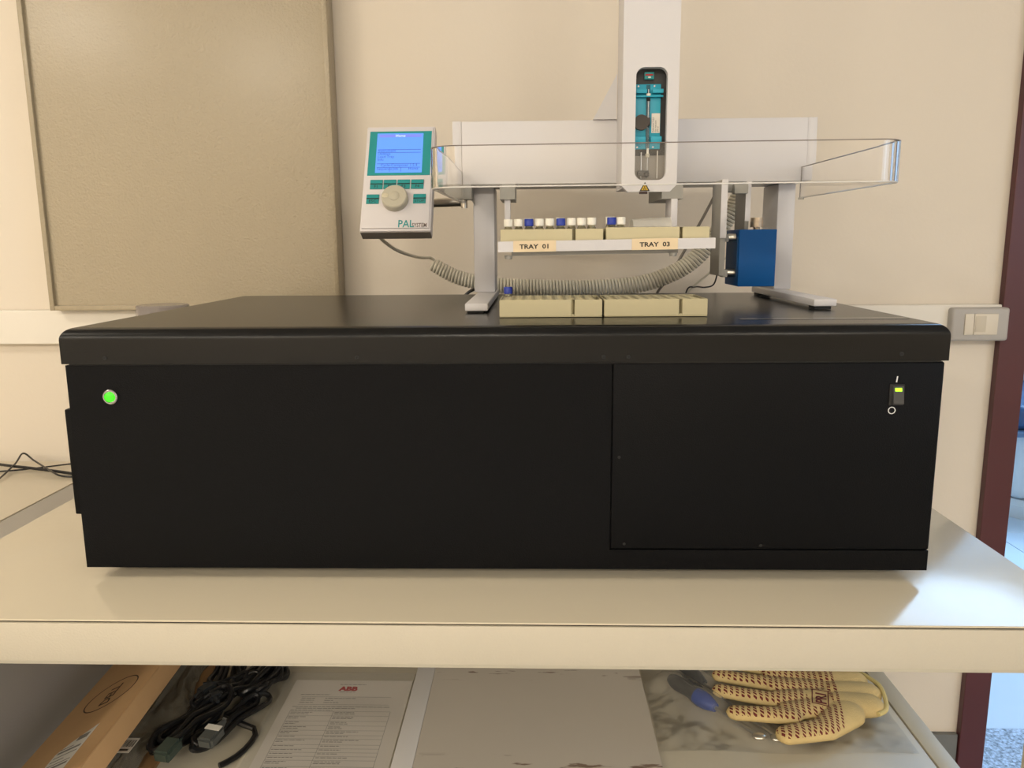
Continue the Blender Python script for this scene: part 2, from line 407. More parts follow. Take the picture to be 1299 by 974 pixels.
# ================================================================== analyser
X0, X1, YF, YR = -.5417, .4555, .889, 1.455
an = empty('analyser', (-.043, 1.17, .838), 'wide black benchtop analyser housing with green indicator lamp', 'laboratory instrument')
pb('chassis', (X0+.003, X1-.003, YF+.004, YR, .8555, 1.0985), BLACK, an)
bm = B()
prism(bm, [(X0, YF, .8534), (X1, YF, .8534), (X1, YF, .8775), (.0858, YF, .8775), (.0858, YF, 1.0994), (X0, YF, 1.0994)], (0, .0045, 0))
mb('front_panel', bm, BLACK, an, bevel=.0018, seg=3, smooth=True)
ap = pb('access_panel', (.0872, X1, YF-.0005, YF+.004, .8790, 1.0994), BLACK, an, bevel=.0018, seg=3)
bm = B(); box(bm, X0, X0+.003, YF+.0046, YR, .8534, 1.0994); mb('side_panel', bm, BLACK, an)
bm = B(); box(bm, X1-.003, X1, YF+.0046, YR, .8534, 1.0994); mb('side_panel', bm, BLACK, an)
# lid with big rounded top edges
bm = box(B(), X0-.0028, X1+.0028, YF-.0025, YR+.003, 1.1012, 1.142)
eds = [e for e in bm.edges if all(v.co.z > 1.14 for v in e.verts)]
bmesh.ops.bevel(bm, geom=eds, offset=.0135, segments=8, affect='EDGES', profile=.5)
lid = mb('lid', bm, BLACKTOP, an, smooth=True)
pb('seam_strip', (X0+.004, X1-.004, YF+.001, YR-.01, 1.0985, 1.1012), DARKGAP, an)
for x, z in ((-.493, 1.108), (-.203, 1.1075), (.076, 1.107), (.104, 1.107), (.406, 1.109)):
    mb('screw', lathe(B(), (x, YF-.0022, z), [(.0026, 0), (.0026, .0008), (.0018, .0012), (.0016, .0006)], 14, (0, -1, 0)), RUB, lid, smooth=True)
for x, z in ((.103, .885), (.0955, .99), (.262, .8835)):
    mb('screw', lathe(B(), (x, YF, z), [(.0018, 0), (.0018, .0008), (.0012, .001)], 12, (0, -1, 0)), RUB, ap, smooth=True)
t = mb('indicator_lamp', lathe(B(), (-.492, YF, 1.0625), [(.0088, 0), (.0088, .002), (.0078, .0028), (.0066, .0028), (.0064, .001)], 32, (0, -1, 0)), mat('bezel_metal', (.35, .34, .33), .25, metal=1), an, smooth=True)
mb('lens', lathe(B(), (-.492, YF, 1.0625), [(.0058, .0012), (.0056, .0032), (.0035, .0042), (.001, .0045)], 24, (0, -1, 0)), GREEN, t, smooth=True)
sw = pb('power_switch', (.3965, .413, YF-.0018, YF, 1.0505, 1.0745), RUB, an, bevel=.0006)
mb('rocker', prism(B(), [(.4, YF-.0018, 1.0525), (.4, YF-.0018, 1.0725), (.4, YF-.0022, 1.0725), (.4, YF-.0056, 1.0540), (.4, YF-.0056, 1.0525)], (.0115, 0, 0)), ROCK, sw)
mb('light_bar', prism(B(), [(.4018, YF-.0024, 1.0705), (.4092, YF-.0024, 1.0705), (.4092, YF-.0034, 1.0668), (.4018, YF-.0034, 1.0668)], (0, -.0006, 0)), GREEN2, sw)
mb('power_on_mark', prism(B(), [(.4030, YF-.0005, 1.0768), (.4044, YF-.0005, 1.0768), (.4051, YF-.0005, 1.0836), (.4037, YF-.0005, 1.0836)], (0, -.0003, 0)), WINK, an)
N = 28
mb('power_off_mark', ringplate(B(), [(.4008+.0042*math.cos(2*PI*k/N), YF-.0005, 1.0445+.0042*math.sin(2*PI*k/N)) for k in range(N)], [(.4008+.0033*math.cos(2*PI*k/N), YF-.0005, 1.0445+.0033*math.sin(2*PI*k/N)) for k in range(N)], (0, -.0003, 0)), WINK, an)
pb('side_cover', (-.5835, X0-.0005, .945, 1.30, .900, 1.036), BLACK, an, bevel=.002)
pb('inlay_strip', (.244, .440, .9480, .9620, 1.1421, 1.1424), mat('inlay', (.05, .05, .05), .15), an)
for x in (-.49, .40):
    for y in (.95, 1.40):
        mb('foot', cyl(B(), (x, y, .838), (x, y, .8536), .016, .018), RUB, an, smooth=True)

# ================================================================== autosampler
TOPZ = 1.1425
au = empty('autosampler', (.15, 1.25, TOPZ), 'white gantry autosampler with clear guard standing on the black analyser', 'laboratory instrument')
def footpart(x0, x1, y0, y1, zb, zt):
    f = pb('foot', (x0, x1, y0, y1, zb, zt), WHITE, au, bevel=.0015)
    for ya in (y0+.004, y1-.03): pb('rubber_pad', (x0+.003, x1-.006, ya, ya+.024, TOPZ, zb), RUB, f)
    return f
footpart(-.0940, -.0635, 1.055, 1.387, 1.1448, 1.1550)
footpart(.3715, .4020, 1.075, 1.387, 1.1468, 1.1565)
pb('column', (-.0995, -.0655, 1.30, 1.385, 1.1548, 1.322), WHITE, au, bevel=.002)
pb('column', (.3835, .411, 1.30, 1.385, 1.1563, 1.322), WHITE, au, bevel=.002)
pb('rail', (-.1125, .4122, 1.262, 1.385, 1.3225, 1.4165), WHITE, au, bevel=.0015)
pb('end_cap', (-.127, -.1130, 1.266, 1.383, 1.323, 1.4175), WHITE, au, bevel=.001)
pb('end_cap', (.4128, .4275, 1.266, 1.383, 1.324, 1.4170), WHITE, au, bevel=.001)
mb('gusset', prism(B(), [(.088, 1.258, 1.4166), (.1235, 1.258, 1.4166), (.1235, 1.258, 1.482)], (0, .03, 0)), WHITE, au)
# tower with window
tw = pb('tower', (.1245, .2000, 1.184, 1.2615, 1.3095, 1.95), WHITE, au, bevel=.001)
wx0, wx1, wz0, wz1, rr = .1405, .1842, 1.3195, 1.4715, .0115
inner = []; outer = []
cs = [(wx1-rr, wz1-rr, 0), (wx0+rr, wz1-rr, 90), (wx0+rr, wz0+rr, 180), (wx1-rr, wz0+rr, 270)]
fx0, fx1, fz0, fz1 = .1222, .2000, 1.3035, 1.95
for cx, cz, a0 in cs:
    for k in range(9):
        a = math.radians(a0 + k*90/8); inner.append((cx+rr*math.cos(a), 1.1645, cz+rr*math.sin(a)))
lo = [(fx1, None)]
for k, (px_, _, pz_) in enumerate(inner):
    q, j = divmod(k, 9)
    ch = .009
    if q == 0: p = (fx1, pz_) if j < 4 else ((fx1, fz1) if j == 4 else (px_, fz1))
    elif q == 1: p = (px_, fz1) if j < 4 else ((fx0, fz1) if j == 4 else (fx0, pz_))
    elif q == 2: p = (fx0, pz_) if j < 3 else ((fx0, fz0+ch) if j == 3 else ((fx0+ch, fz0) if j == 4 else (max(px_, fx0+ch), fz0)))
    else: p = (px_, fz0) if j < 4 else ((fx1-ch, fz0) if j == 4 else ((fx1, fz0+ch) if j == 5 else (fx1, pz_)))
    outer.append((p[0], 1.1645, p[1]))
mb('tower_cover', ringplate(B(), outer, inner, (0, .012, 0)), WHITE, tw)
# side cheeks tie cover and tower
bm = B(); box(bm, .1222, .1244, 1.1766, 1.20, 1.3125, 1.95); box(bm, .1980, .2000, 1.1766, 1.1838, 1.3125, 1.95); mb('cover_flange', bm, WHITE, tw)
pb('recess_back', (.1246, .1978, 1.1825, 1.1838, 1.3125, 1.60), mat('recess_dark', (.035, .035, .035), .5), tw)
def W(px, pz): return (.1405+(px-805)*.00109, 1.4715-(pz-86)*.001063)
def tp(name, a, b, y0, y1, m_, bev=.0004):
    x0, z1 = W(*a); x1, z0 = W(*b); return pb(name, (x0, x1, y0, y1, z0, z1), m_, tw, bevel=bev)
tp('window_floor', (805.5, 196), (845.5, 228), 1.1805, 1.1824, mat('recess_grey', (.28, .26, .23), .5))
tp('slot_bracket', (817, 90), (829, 99), 1.176, 1.1824, TEALK)
tp('slot_contact', (818, 92.5), (828, 94.5), 1.1752, 1.1759, INKR)
tp('slot_contact', (821.5, 95.5), (825, 97.5), 1.1752, 1.1759, CAPW)
tp('syringe_carrier', (805.2, 105), (838.5, 188), 1.1775, 1.1824, TEAL)
tp('clamp_block', (806, 112), (820, 117), 1.171, 1.1774, TEAL)
tp('clamp_block', (827, 112), (841, 117), 1.171, 1.1774, TEAL)
tp('clamp_block', (806, 119.5), (841, 122), 1.172, 1.1774, TEAL)
tp('clamp_block', (805.4, 172), (819.5, 180), 1.171, 1.1774, TEAL)
tp('clamp_block', (826, 172), (840, 180), 1.171, 1.1774, TEAL)
tp('carrier_groove', (819.7, 106), (824.8, 187), 1.1768, 1.1774, mat('groove_teal', (.01, .10, .14), .4))
def tc_(name, px, za, zb, r, m_, y=1.1735):
    x, z0 = W(px, za); _, z1 = W(px, zb); mb(name, cyl(B(), (x, y, z0), (x, y, z1), r, n=16), m_, tw, smooth=True)
tc_('syringe_barrel', 822.3, 188, 123, .0021, GLASS, 1.1738)
tc_('plunger', 822.3, 150, 112, .0007, STEEL, 1.1738)
tc_('plunger_button', 822.3, 120.5, 117.5, .0032, CAPW, 1.1738)
tc_('barrel_collar', 822.3, 127, 122.5, .0026, RUB, 1.1738)
tc_('needle_hub', 822.3, 194, 187, .0016, CAPW, 1.1738)
tc_('needle_nut', 822.3, 199, 194.2, .0030, KNOB, 1.1738)
tc_('needle', 822.3, 219, 199.2, .0005, STEEL, 1.1738)
tc_('guide_rod', 814.5, 226, 192, .0009, STEEL, 1.1768)
tc_('guide_rod', 835.5, 226, 190, .0009, STEEL, 1.1768)
x, z = W(813.5, 154); mb('thumb_wheel', cyl(B(), (x, 1.1774, z), (x, 1.1705, z), .0105, n=32), mat('wheel_dark', (.045, .035, .028), .4), tw, smooth=True)
tp('wheel_tab', (813, 148), (825, 158), 1.1715, 1.1772, mat('wheel_dark', (.045, .035, .028), .4))
tp('needle_guide', (810, 216), (824, 223), 1.172, 1.180, mat('guide_dark', (.05, .05, .05), .4))
x, z = W(821, 222); mb('guide_ball', lathe(B(), (x, 1.172, z-.003), [(.001, 0), (.004, .002), (.004, .006), (.002, .008)], 16), mat('guide_dark', (.05, .05, .05), .4), tw, smooth=True)
for a in ((809.5, 107.5), (830, 107.5), (809, 185.5), (829.5, 185.5)):
    x, z = W(*a); mb('screw', cyl(B(), (x, 1.1774, z), (x, 1.1765, z), .0012, n=12), STEEL, tw)
tp('syringe_label', (827.2, 142), (838, 167), 1.1766, 1.1772, WLAB, 0)
for k, s_ in enumerate(('Reference 1 uL4', 'Gas Injection', 'S/N 10')):
    x, z = W(830.2+k*3.1, 166); text('syringe_lettering', s_, .0030, Vector((x, 1.1764, z))-Vector(au.location)-Vector(tw.location), (PI/2, -PI/2, 0), INK, tw, extrude=.00005, sx=1.0 if k < 2 else .9)
# warning sign on the lower lip
lz = 1.3046
mb('warning_triangle', prism(B(), [(.1480, 1.1643, lz), (.1625, 1.1643, lz), (.15525, 1.1643, lz+.0125)], (0, -.0002, 0)), INK, tw)
mb('warning_triangle_face', prism(B(), [(.1503, 1.1641, lz+.0012), (.1602, 1.1641, lz+.0012), (.15525, 1.1641, lz+.0098)], (0, -.0002, 0)), YEL, tw)
bm = B(); box(bm, .1546, .1558, 1.1636, 1.1638, lz+.0035, lz+.0072); box(bm, .1530, .1545, 1.1636, 1.1638, lz+.0018, lz+.0035); box(bm, .1560, .1575, 1.1636, 1.1638, lz+.0018, lz+.0035); mb('warning_symbol', bm, INK, tw)
pb('warning_plate', (.1475, .1590, 1.1630, 1.1643, lz-.0042, lz-.0006), mat('plate_brown', (.04, .02, .015), .5), tw)
# clear guard: U-shaped acrylic band with rounded front corners
def guard():
    x0, x1, yf, yb, z0, z1, th, R_ = -.1215, .4155, .922, 1.262, 1.2960, 1.3425, .0060, .034
    out = [(x0, yb)]; inn = [(x0+th, yb)]
    for k in range(13):
        a = PI + k*PI/24; out.append((x0+R_+R_*math.cos(a), yf+R_+R_*math.sin(a))); inn.append((x0+R_+(R_-th)*math.cos(a), yf+R_+(R_-th)*math.sin(a)))
    for k in range(13):
        a = 1.5*PI + k*PI/24; out.append((x1-R_+R_*math.cos(a), yf+R_+R_*math.sin(a))); inn.append((x1-R_+(R_-th)*math.cos(a), yf+R_+(R_-th)*math.sin(a)))
    out[0] = (-.1185, yb); inn[0] = (-.1185+th, yb); out.append((.4105, yb)); inn.append((.4105-th, yb))
    bm = B(); cols = []
    for (ox, oy), (ix, iy) in zip(out, inn):
        dz = .0015*(ox-x0)/(x1-x0)
        cols.append([bm.verts.new((ox, oy, z0+.0013+dz)), bm.verts.new((ox, oy, z1-.0012+dz)), bm.verts.new((ox*.998+ix*.002, oy*.9+iy*.1, z1+dz)), bm.verts.new((ix, iy, z1+dz)), bm.verts.new((ix, iy, z0+dz)), bm.verts.new((ox*.9+ix*.1, oy*.9+iy*.1, z0+dz))])
    for a, b in zip(cols, cols[1:]):
        for k in range(6):
            f_ = bm.faces.new((a[k], a[(k+1) % 6], b[(k+1) % 6], b[k]))
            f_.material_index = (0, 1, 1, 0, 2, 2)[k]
    for c_ in (cols[0], cols[-1][::-1]): bm.faces.new(c_).material_index = 1
    return bm
g = mb('guard', guard(), [ACRYL, EDGED, EDGEL], au, smooth=True); g.data.set_sharp_from_angle(angle=.22); setp(g, 'clear acrylic guard')
for x in (-.110, .402):
    mb('guard_screw', cyl(B(), (x, 1.245, 1.2975), (x, 1.245, 1.2945), .0042, n=16), GREYP, au)
pb('guard_clip', (-.113, -.098, 1.255, 1.28, 1.30, 1.322), GREYP, au, bevel=.001)
# tray holder hung from the rail
def dz(x): return .0026*(x+.046)/.267
SL = -math.atan(.0026/.267)
bm = B(); box(bm, -.052, -.030, 1.195, 1.2595, 1.2965, 1.3155); box(bm, -.052, -.030, 1.2595, 1.30, 1.2965, 1.3222); mb('hanger_block', bm, GREYP, au)
pb('hanger_bar', (-.0455, -.0370, 1.200, 1.215, 1.2285, 1.297), WHITE, au, bevel=.0005)
bm = B(); box(bm, .180, .2095, 1.165, 1.2595, 1.2935, 1.3125); box(bm, .180, .2095, 1.2595, 1.30, 1.2935, 1.3222); mb('hanger_block', bm, GREYP, au)
pb('hanger_bar', (.1935, .2025, 1.165, 1.215, 1.2300, 1.2938), WHITE, au, bevel=.0005)
hc = Vector((-.046, 1.0, 1.2225))
th_ = bpy.data.objects.new('tray_holder', None)
bm = B(); box(bm, -.0465, .2215, 1.000, 1.003, 1.2225, 1.2355); box(bm, -.0465, .2215, 1.003, 1.22, 1.2225, 1.2280)
box(bm, -.0465, -.0445, 1.003, 1.22, 1.228, 1.2355); box(bm, .2195, .2215, 1.003, 1.22, 1.228, 1.2355)
for v in bm.verts: v.co.z += dz(v.co.x)
th_ = mb('tray_holder', bm, WHITE, au)
bm = B(); box(bm, -.030, .178, 1.012, 1.20, 1.2175, 1.2226)
for v in bm.verts: v.co.z += dz(v.co.x)
mb('under_tray', bm, GREYP, th_)
for x in (-.034, .172): mb('thumb_screw', cyl(B(), (x, 1.012, 1.2180+dz(x)), (x, 1.012, 1.2135+dz(x)), .0052, .0042, n=16), GREYP, th_, smooth=True)
for x0, x1, s_ in ((-.0275, .0255, 'TRAY  01'), (.1190, .1755, 'TRAY  03')):
    bm = B(); box(bm, x0, x1, .9993, 1.0, 1.2222, 1.2360)
    for v in bm.verts: v.co.z += dz(v.co.x)
    mb('tape_label', bm, TAPE, th_)
    lt = text('label_lettering', s_, .0076, Vector(((x0+x1)/2, .9991, 1.2262+dz((x0+x1)/2)))-Vector(au.location)-Vector(th_.location), (PI/2, SL, 0), INK, th_, extrude=.0001, align='CENTER', sx=1.22, bold=.0002)
# rod to the controller
mb('support_rod', cyl(B(), (-.175, 1.315, 1.298), (-.112, 1.300, 1.299), 0.0072, n=24), CHROME, au, smooth=True)
mb('rod_clamp', cyl(B(), (-.1135, 1.295, 1.2885), (-.1135, 1.295, 1.322), .0055, n=20), CHROME, au, smooth=True)
mb('rod_bracket', prism(B(), [(-.112, 1.29, 1.3225), (-.0995, 1.29, 1.3225), (-.0955, 1.29, 1.292), (-.101, 1.29, 1.300), (-.110, 1.29, 1.302)], (0, .004, 0)), GREYP, au)

# ================================================================== hand controller
TILT = math.radians(-29)
ct = empty('hand_controller', (-.264, 1.205, 1.2535), 'handheld control terminal with lit blue screen and teal keys', 'controller', rot=(TILT, 0, 0))
CW, CH = .1075, .186
def cpart(name, bm, m_, parent=None, **k): return fin(name, bm, m_, parent or ct, **k)
bm = box(B(), 0, CW, .002, .024, 0, CH); hs = cpart('housing', bm, CTRL, bevel=.002, smooth=True)
cpart('base_cap', box(B(), .0008, CW-.0008, .0045, .0232, -.0012, -.0001), CTRLD)
cpart('faceplate', box(B(), .003, CW-.003, 0, .0022, .004, CH-.003), CTRL, bevel=.0006, smooth=True)
def F(u, v): return (u*CW, (1-v)*CH)
def cbox(name, u0, u1, v0, v1, y0, y1, m_, parent=None, bevel=0):
    x0, z1 = F(u0, v0); x1, z0 = F(u1, v1); return cpart(name, box(B(), x0, x1, y0, y1, z0, z1), m_, parent, bevel=bevel)
bz = cbox('screen_bezel', .055, .955, .058, .487, -.0006, 0, TEALG)
dp = cbox('display', .165, .835, .080, .462, -.0010, -.0006, LCD)
cbox('display_header', .195, .81, .092, .118, -.0012, -.001, LCDH, dp)
for v in (.238, .267, .375, .412): cbox('display_rule', .185, .81, v, v+.004, -.0012, -.001, LCDT, dp)
for v in ((.415, .455, .53), (.415, .455, .37)): cbox('display_rule', v[2], v[2]+.006, v[0], v[1], -.0012, -.001, LCDT, dp)
for s_, u, v, m_ in (('Home', .43, .115, LCDW), ('Instrument', .19, .262, LCDT), ('Utilities', .19, .292, LCDT), ('Load Tray', .19, .320, LCDT), ('Info', .19, .348, LCDT), ('Cycle-Composer 1.5.4', .24, .402, LCDT), ('Sequence', .19, .437, LCDT), ('Job', .42, .437, LCDT), ('Home', .64, .437, LCDT)):
    x, z = F(u, v); text('display_lettering', s_, .0062, (x, -.0012, z), (PI/2, 0, 0), m_, dp, extrude=.00004)
def key(u0, u1, v0, v1, s_):
    k = cbox('key', u0, u1, v0, v1, -.0012, 0, TEALK, bevel=.0003)
    vm = v0+(v1-v0)*.42
    cbox('key_ridge', u0+.004, u1-.004, v0+.012, vm, -.0020, -.0012, TEALG, k)
    cbox('key_groove', u0, u1, vm, vm+.007, -.0014, -.0012, INK, k)
    x, z = F((u0+u1)/2, v1-.012); text('key_lettering', s_, .0070 if len(s_) < 4 else .0058, (x, -.0013, z), (PI/2, 0, 0), INK, k, extrude=.00005, align='CENTER')
for (a, b_), s_ in zip(((.108, .288), (.302, .482), (.498, .678), (.693, .873)), ('F1', 'F2', 'F3', 'F4')): key(a, b_, .53, .618, s_)
key(.07, .25, .668, .755, 'ESC'); key(.735, .913, .668, .755, 'STOP')
dx, dz_ = F(.483, .722)
dl = cpart('dial', lathe(B(), (dx, 0, dz_), [(.0196, .0), (.0200, .001), (.0196, .011), (.0180, .0126), (.0082, .0126)], 48, (0, -1, 0)), KNOB, smooth=True)
cpart('dial_cap', lathe(B(), (dx, -.0122, dz_), [(.0078, 0), (.0078, .0010), (.0072, .0014), (.001, .0014)], 32, (0, -1, 0)), KNOB, dl, smooth=True)
bm = B(); bmesh.ops.create_uvsphere(bm, u_segments=20, v_segments=12, radius=1)
bmesh.ops.transform(bm, matrix=Matrix.Translation((dx-.0135, -.0125, dz_+.001)) @ Matrix.Diagonal((.0052, .0012, .0040, 1)), verts=bm.verts)
cpart('finger_dimple', bm, mat('dimple', (.62, .57, .42), .2), dl, smooth=True)
x, z = F(.535, .972); text('logo_lettering', 'PAL', .0185, (x, -.0001, z), (PI/2, 0, 0), TEALG, ct, local=True, extrude=.0001, sx=.80, sy=.95, bold=.0002)
x, z = F(.735, .972); text('logo_lettering', 'SYSTEM', .0100, (x, -.0001, z), (PI/2, 0, 0), mat('brown_ink', (.10, .07, .06), .5), ct, local=True, extrude=.0001, sx=.66, bold=.0001)

# coiled cable + its lead
path = catmull([(-.192, 1.5, 1.195), (-.154, 1.5, 1.174), (-.117, 1.5, 1.163), (-.058, 1.5, 1.154), (.03, 1.5, 1.149), (.119, 1.5, 1.149), (.192, 1.5, 1.155), (.25, 1.5, 1.173), (.293, 1.5, 1.199), (.328, 1.495, 1.240), (.355, 1.49, 1.283), (.372, 1.48, 1.320)], 24)
L = [0]
for a, b in zip(path, path[1:]): L.append(L[-1]+(b-a).length)
def at_len(s):
    s = max(0, min(s, L[-1]-1e-6))
    lo_, hi = 0, len(L)-1
    while hi-lo_ > 1:
        mid = (lo_+hi)//2
        if L[mid] <= s: lo_ = mid
        else: hi = mid
    f = (s-L[lo_])/(L[hi]-L[lo_]); return path[lo_].lerp(path[hi], f), (path[hi]-path[lo_]).normalized()
turns = int(L[-1]/.0061); pts = []
for k in range(turns*14+1):
    a = 2*PI*k/14; s = L[-1]*k/(turns*14); p, t_ = at_len(s)
    e1 = Vector((0, 1, 0)); e2 = t_.cross(e1).normalized()
    R_ = .0105 + .0030*min(1, s/.18)
    pts.append(p + e1*R_*math.cos(a+2.2) + e2*R_*math.sin(a+2.2))
lead = catmull([(-.239, 1.232, 1.245), (-.2357, 1.25, 1.2377), (-.2268, 1.31, 1.2237), (-.2093, 1.38, 1.2122), (-.2000, 1.44, 1.2083), (-.196, 1.485, 1.2078), pts[0]], 10)
bm = tube(B(), lead[:-1]+pts, .0028, 7)
tail = catmull([pts[-1], (.372, 1.47, 1.335), (.365, 1.44, 1.345), (.35, 1.39, 1.35)], 8)
o = fin('coiled_cable', bm, COIL, smooth=True); setp(o, 'thick beige spiral cable sagging behind the sampler legs', 'cable')

# ================================================================== blue module
bl = empty('valve_module', (.314, 1.187, 1.1695), 'bright blue block hung on grey arms beside the right sampler column', 'laboratory device')
bm = box(B(), .2880, .3405, 1.150, 1.228, 1.1695, 1.2495); mb('housing', bm, BLUE, bl, bevel=.0012, smooth=True)
bm = B(); box(bm, .2872, .2881, 1.156, 1.222, 1.1815, 1.240); mb('side_recess', bm, BLUED, bl)
a = pb('arm', (.2600, .2680, 1.148, 1.206, 1.185, 1.318), GREYP, bl, bevel=.001)
pb('arm_face', (.2598, .2682, 1.1455, 1.1478, 1.238, 1.318), WHITE, a)
for z in (1.1885, 1.2385):
    pb('clamp_lug', (.2682, .276, 1.160, 1.180, z-.006, z+.005), GREYP, bl, bevel=.001)
    mb('bolt', cyl(B(), (.2762, 1.168, z), (.2870, 1.168, z), .0056, n=18), CHROME, bl, smooth=True)
a = pb('arm', (.3045, .3105, 1.190, 1.250, 1.2495, 1.318), GREYP, bl, bevel=.001)
pb('arm_face', (.3043, .3115, 1.1875, 1.1898, 1.262, 1.318), WHITE, a)
pb('cross_bar', (.2682, .3044, 1.186, 1.200, 1.303, 1.3155), GREYP, bl, bevel=.001)
pb('cross_block', (.2840, .3035, 1.172, 1.1855, 1.300, 1.3155), GREYP, bl, bevel=.001)
k = mb('knurled_knob', lathe(B(), (.321, 1.185, 1.2500), [(.0048, 0), (.0048, .003), (.0092, .003), (.0092, .0105), (.0088, .011), (.0088, .0165), (.006, .0165), (.006, .0135)], 24), BRASS, bl, smooth=True)

# ================================================================== racks and vials
PITCH_ = .0130
def rack(x0, y0, z0, slot, label, group, zoff=0, solid=False):
    Wd, Dp, H = .1275, .083, .0215
    r = empty('vial_rack', (x0+Wd/2, y0+Dp/2, z0), label, 'rack', group)
    bm = B(); t = .0022; x1, y1, z1 = x0+Wd, y0+Dp, z0+H; sw_ = .0038
    zt = z1-.0012
    box(bm, x0, x1, y0, y1, z0, z0+.001)
    # front wall with slot
    box(bm, x0, slot-sw_/2, y0, y0+t, z0+.001, z1); box(bm, slot+sw_/2, x1, y0, y0+t, z0+.001, z1)
    box(bm, slot-sw_/2, slot+sw_/2, y0+.012, y0+.013, z0+.001, z1-.0005); box(bm, slot-sw_/2-.001, slot-sw_/2, y0+t, y0+.013, z0+.001, z1-.0005); box(bm, slot+sw_/2, slot+sw_/2+.001, y0+t, y0+.013, z0+.001, z1-.0005); box(bm, slot-sw_/2, slot+sw_/2, y0, y0+t, z0+.001, z0+.0035)
    box(bm, x0, x1, y1-t, y1, z0+.001, z1)
    box(bm, x0, x0+t, y0+t, y1-t, z0+.001, z1); box(bm, x1-t, x1, y0+t, y1-t, z0+.001, z1)
    o = mb('frame', bm, RACK, r, bevel=.0006, seg=1)
    # perforated top: 9 x 6 wells
    bm = B(); ox = x0+.0090-.0065; oy = y0+.0030
    n = 12; pz = (Dp-.006)/6; bore = .0055
    for i in range(9):
        for j in range(6):
            cx = x0+.0090+i*PITCH_+.0005; cy = oy+pz*(j+.5)
            hx = PITCH_/2; hy = pz/2
            O = []; I_ = []; D_ = []
            for k in range(n):
                a = 2*PI*(k+.5)/n; c_, s_ = math.cos(a), math.sin(a); m_ = max(abs(c_), abs(s_))
                # snap corners
                ex, ey = c_/m_, s_/m_
                O.append((cx+hx*ex, cy+hy*ey)); I_.append((cx+bore*c_, cy+bore*s_))
            for k in range(n):
                a = 2*PI*(k+.5)/n
            # corner fix: use 4-corner insertion
            vo = [bm.verts.new((p[0], p[1], z1-.0004)) for p in O]; vi = [bm.verts.new((p[0], p[1], z1-.0004)) for p in I_]; vd = [bm.verts.new((p[0], p[1], z0+.0015)) for p in I_]
            for k in range(n):
                j2 = (k+1) % n
                a0, a1 = O[k], O[j2]
                if abs(a0[0]-a1[0]) > 1e-7 and abs(a0[1]-a1[1]) > 1e-7:
                    cxn = cx+hx*(1 if a0[0]+a1[0] > 2*cx else -1); cyn = cy+hy*(1 if a0[1]+a1[1] > 2*cy else -1)
                    vc = bm.verts.new((cxn, cyn, z1-.0004)); bm.faces.new((vo[k], vc, vo[j2], vi[j2], vi[k]))
                else: bm.faces.new((vo[k], vo[j2], vi[j2], vi[k]))
                bm.faces.new((vi[k], vi[j2], vd[j2], vd[k]))
            bm.faces.new(vd)
    bmesh.ops.remove_doubles(bm, verts=bm.verts, dist=1e-5)
    g_ = mb('well_grid', bm, RACK, r); g_['kind'] = 'stuff'
    # margins round the grid
    bm = B(); gx1 = x0+.0090+.0005+8.5*PITCH_
    box(bm, gx1, x1-t, y0+t, y1-t, z1-.002, z1-.0004); box(bm, x0+t, x0+.0030, y0+t, y1-t, z1-.002, z1-.0004)
    return r
rl = rack(-.0450, .9885, 1.1425, .0465, 'left cream rack lying on the black lid, holding one blue-capped vial', 'cream racks on the lid')
rack(.0850, .9900, 1.1425, .1795, 'empty cream rack lying on the black lid, right of the two', 'cream racks on the lid')
zA = 1.2284
rack(-.0435, 1.0045, zA+.0004, .0478, 'left raised rack holding a full front row of capped vials', 'cream racks on the raised tray')
rack(.0875, 1.0045, zA+.0018, .1800, 'right raised rack holding two vials and a frosted pouch', 'cream racks on the raised tray')
def vial(x, y, z, cap, label, group):
    v = empty('vial', (x, y, z), label, 'vial', group)
    bm = lathe(B(), (0, 0, 0), [(.0050, 0), (.0054, .0006), (.0054, .0205), (.0040, .0235), (.0040, .0250)], 18)
    fin('glass_body', bm, GLASS, v, smooth=True)
    bm = lathe(B(), (0, 0, 0), [(.0052, .0238), (.0057, .0243), (.0057, .0322), (.0053, .0328), (.003, .0328)], 20)
    fin('cap', bm, CAPB if cap == 'b' else CAPW, v, smooth=True)
    return v
def vcopy(src, x, y, z, capm, label, group):
    v = src.copy(); C.objects.link(v); v.location = (x, y, z); v['label'] = label; v['group'] = group
    for ch in src.children:
        c = ch.copy(); c.parent = v; C.objects.link(c)
    return v
GV = 'small capped vials in the raised racks'
vz = zA+.0015
wv = vial(-.0340, 1.0138, vz, 'w', 'white-capped vial at the far left end of the raised racks', GV)
bv = vial(-.0080, 1.0138, vz+.0004, 'b', 'left of the two blue-capped vials in the left raised rack', GV)
names = {-.0210: 'white-capped vial just left of the leftmost blue cap on the raised rack', .0050: 'white-capped vial just right of the leftmost blue cap on the raised rack',
 .0180: 'white-capped vial just left of the middle blue cap on the raised rack', .0450: 'white-capped vial just right of the middle blue cap on the raised rack',
 .0575: 'white-capped vial next to last before the gap between the raised racks', .0700: 'white-capped vial nearest the gap, right end of left raised rack'}
for x, lb in names.items(): vcopy(wv, x, 1.0138, vz+dz(x), None, lb, GV)
vcopy(bv, .0318, 1.0138, vz+dz(.03), None, 'right of the two blue-capped vials in the left raised rack', GV)
vcopy(bv, .0950, 1.0138, vz+dz(.095), None, 'blue-capped vial in the right raised rack, near its left end', GV)
vcopy(wv, .1065, 1.0138, vz+dz(.1), None, 'white-capped vial alone at the right of the rightmost blue cap', GV)
for x, lb in ((-.0080, 'white-capped vial hidden just behind the leftmost blue cap'), (.0318, 'white-capped vial hidden just behind the middle blue cap'), (.0945, 'white-capped vial just behind the blue cap of the right raised rack')):
    vcopy(wv, x-.0003, 1.0266, vz+dz(x)+.0012, None, lb, GV)
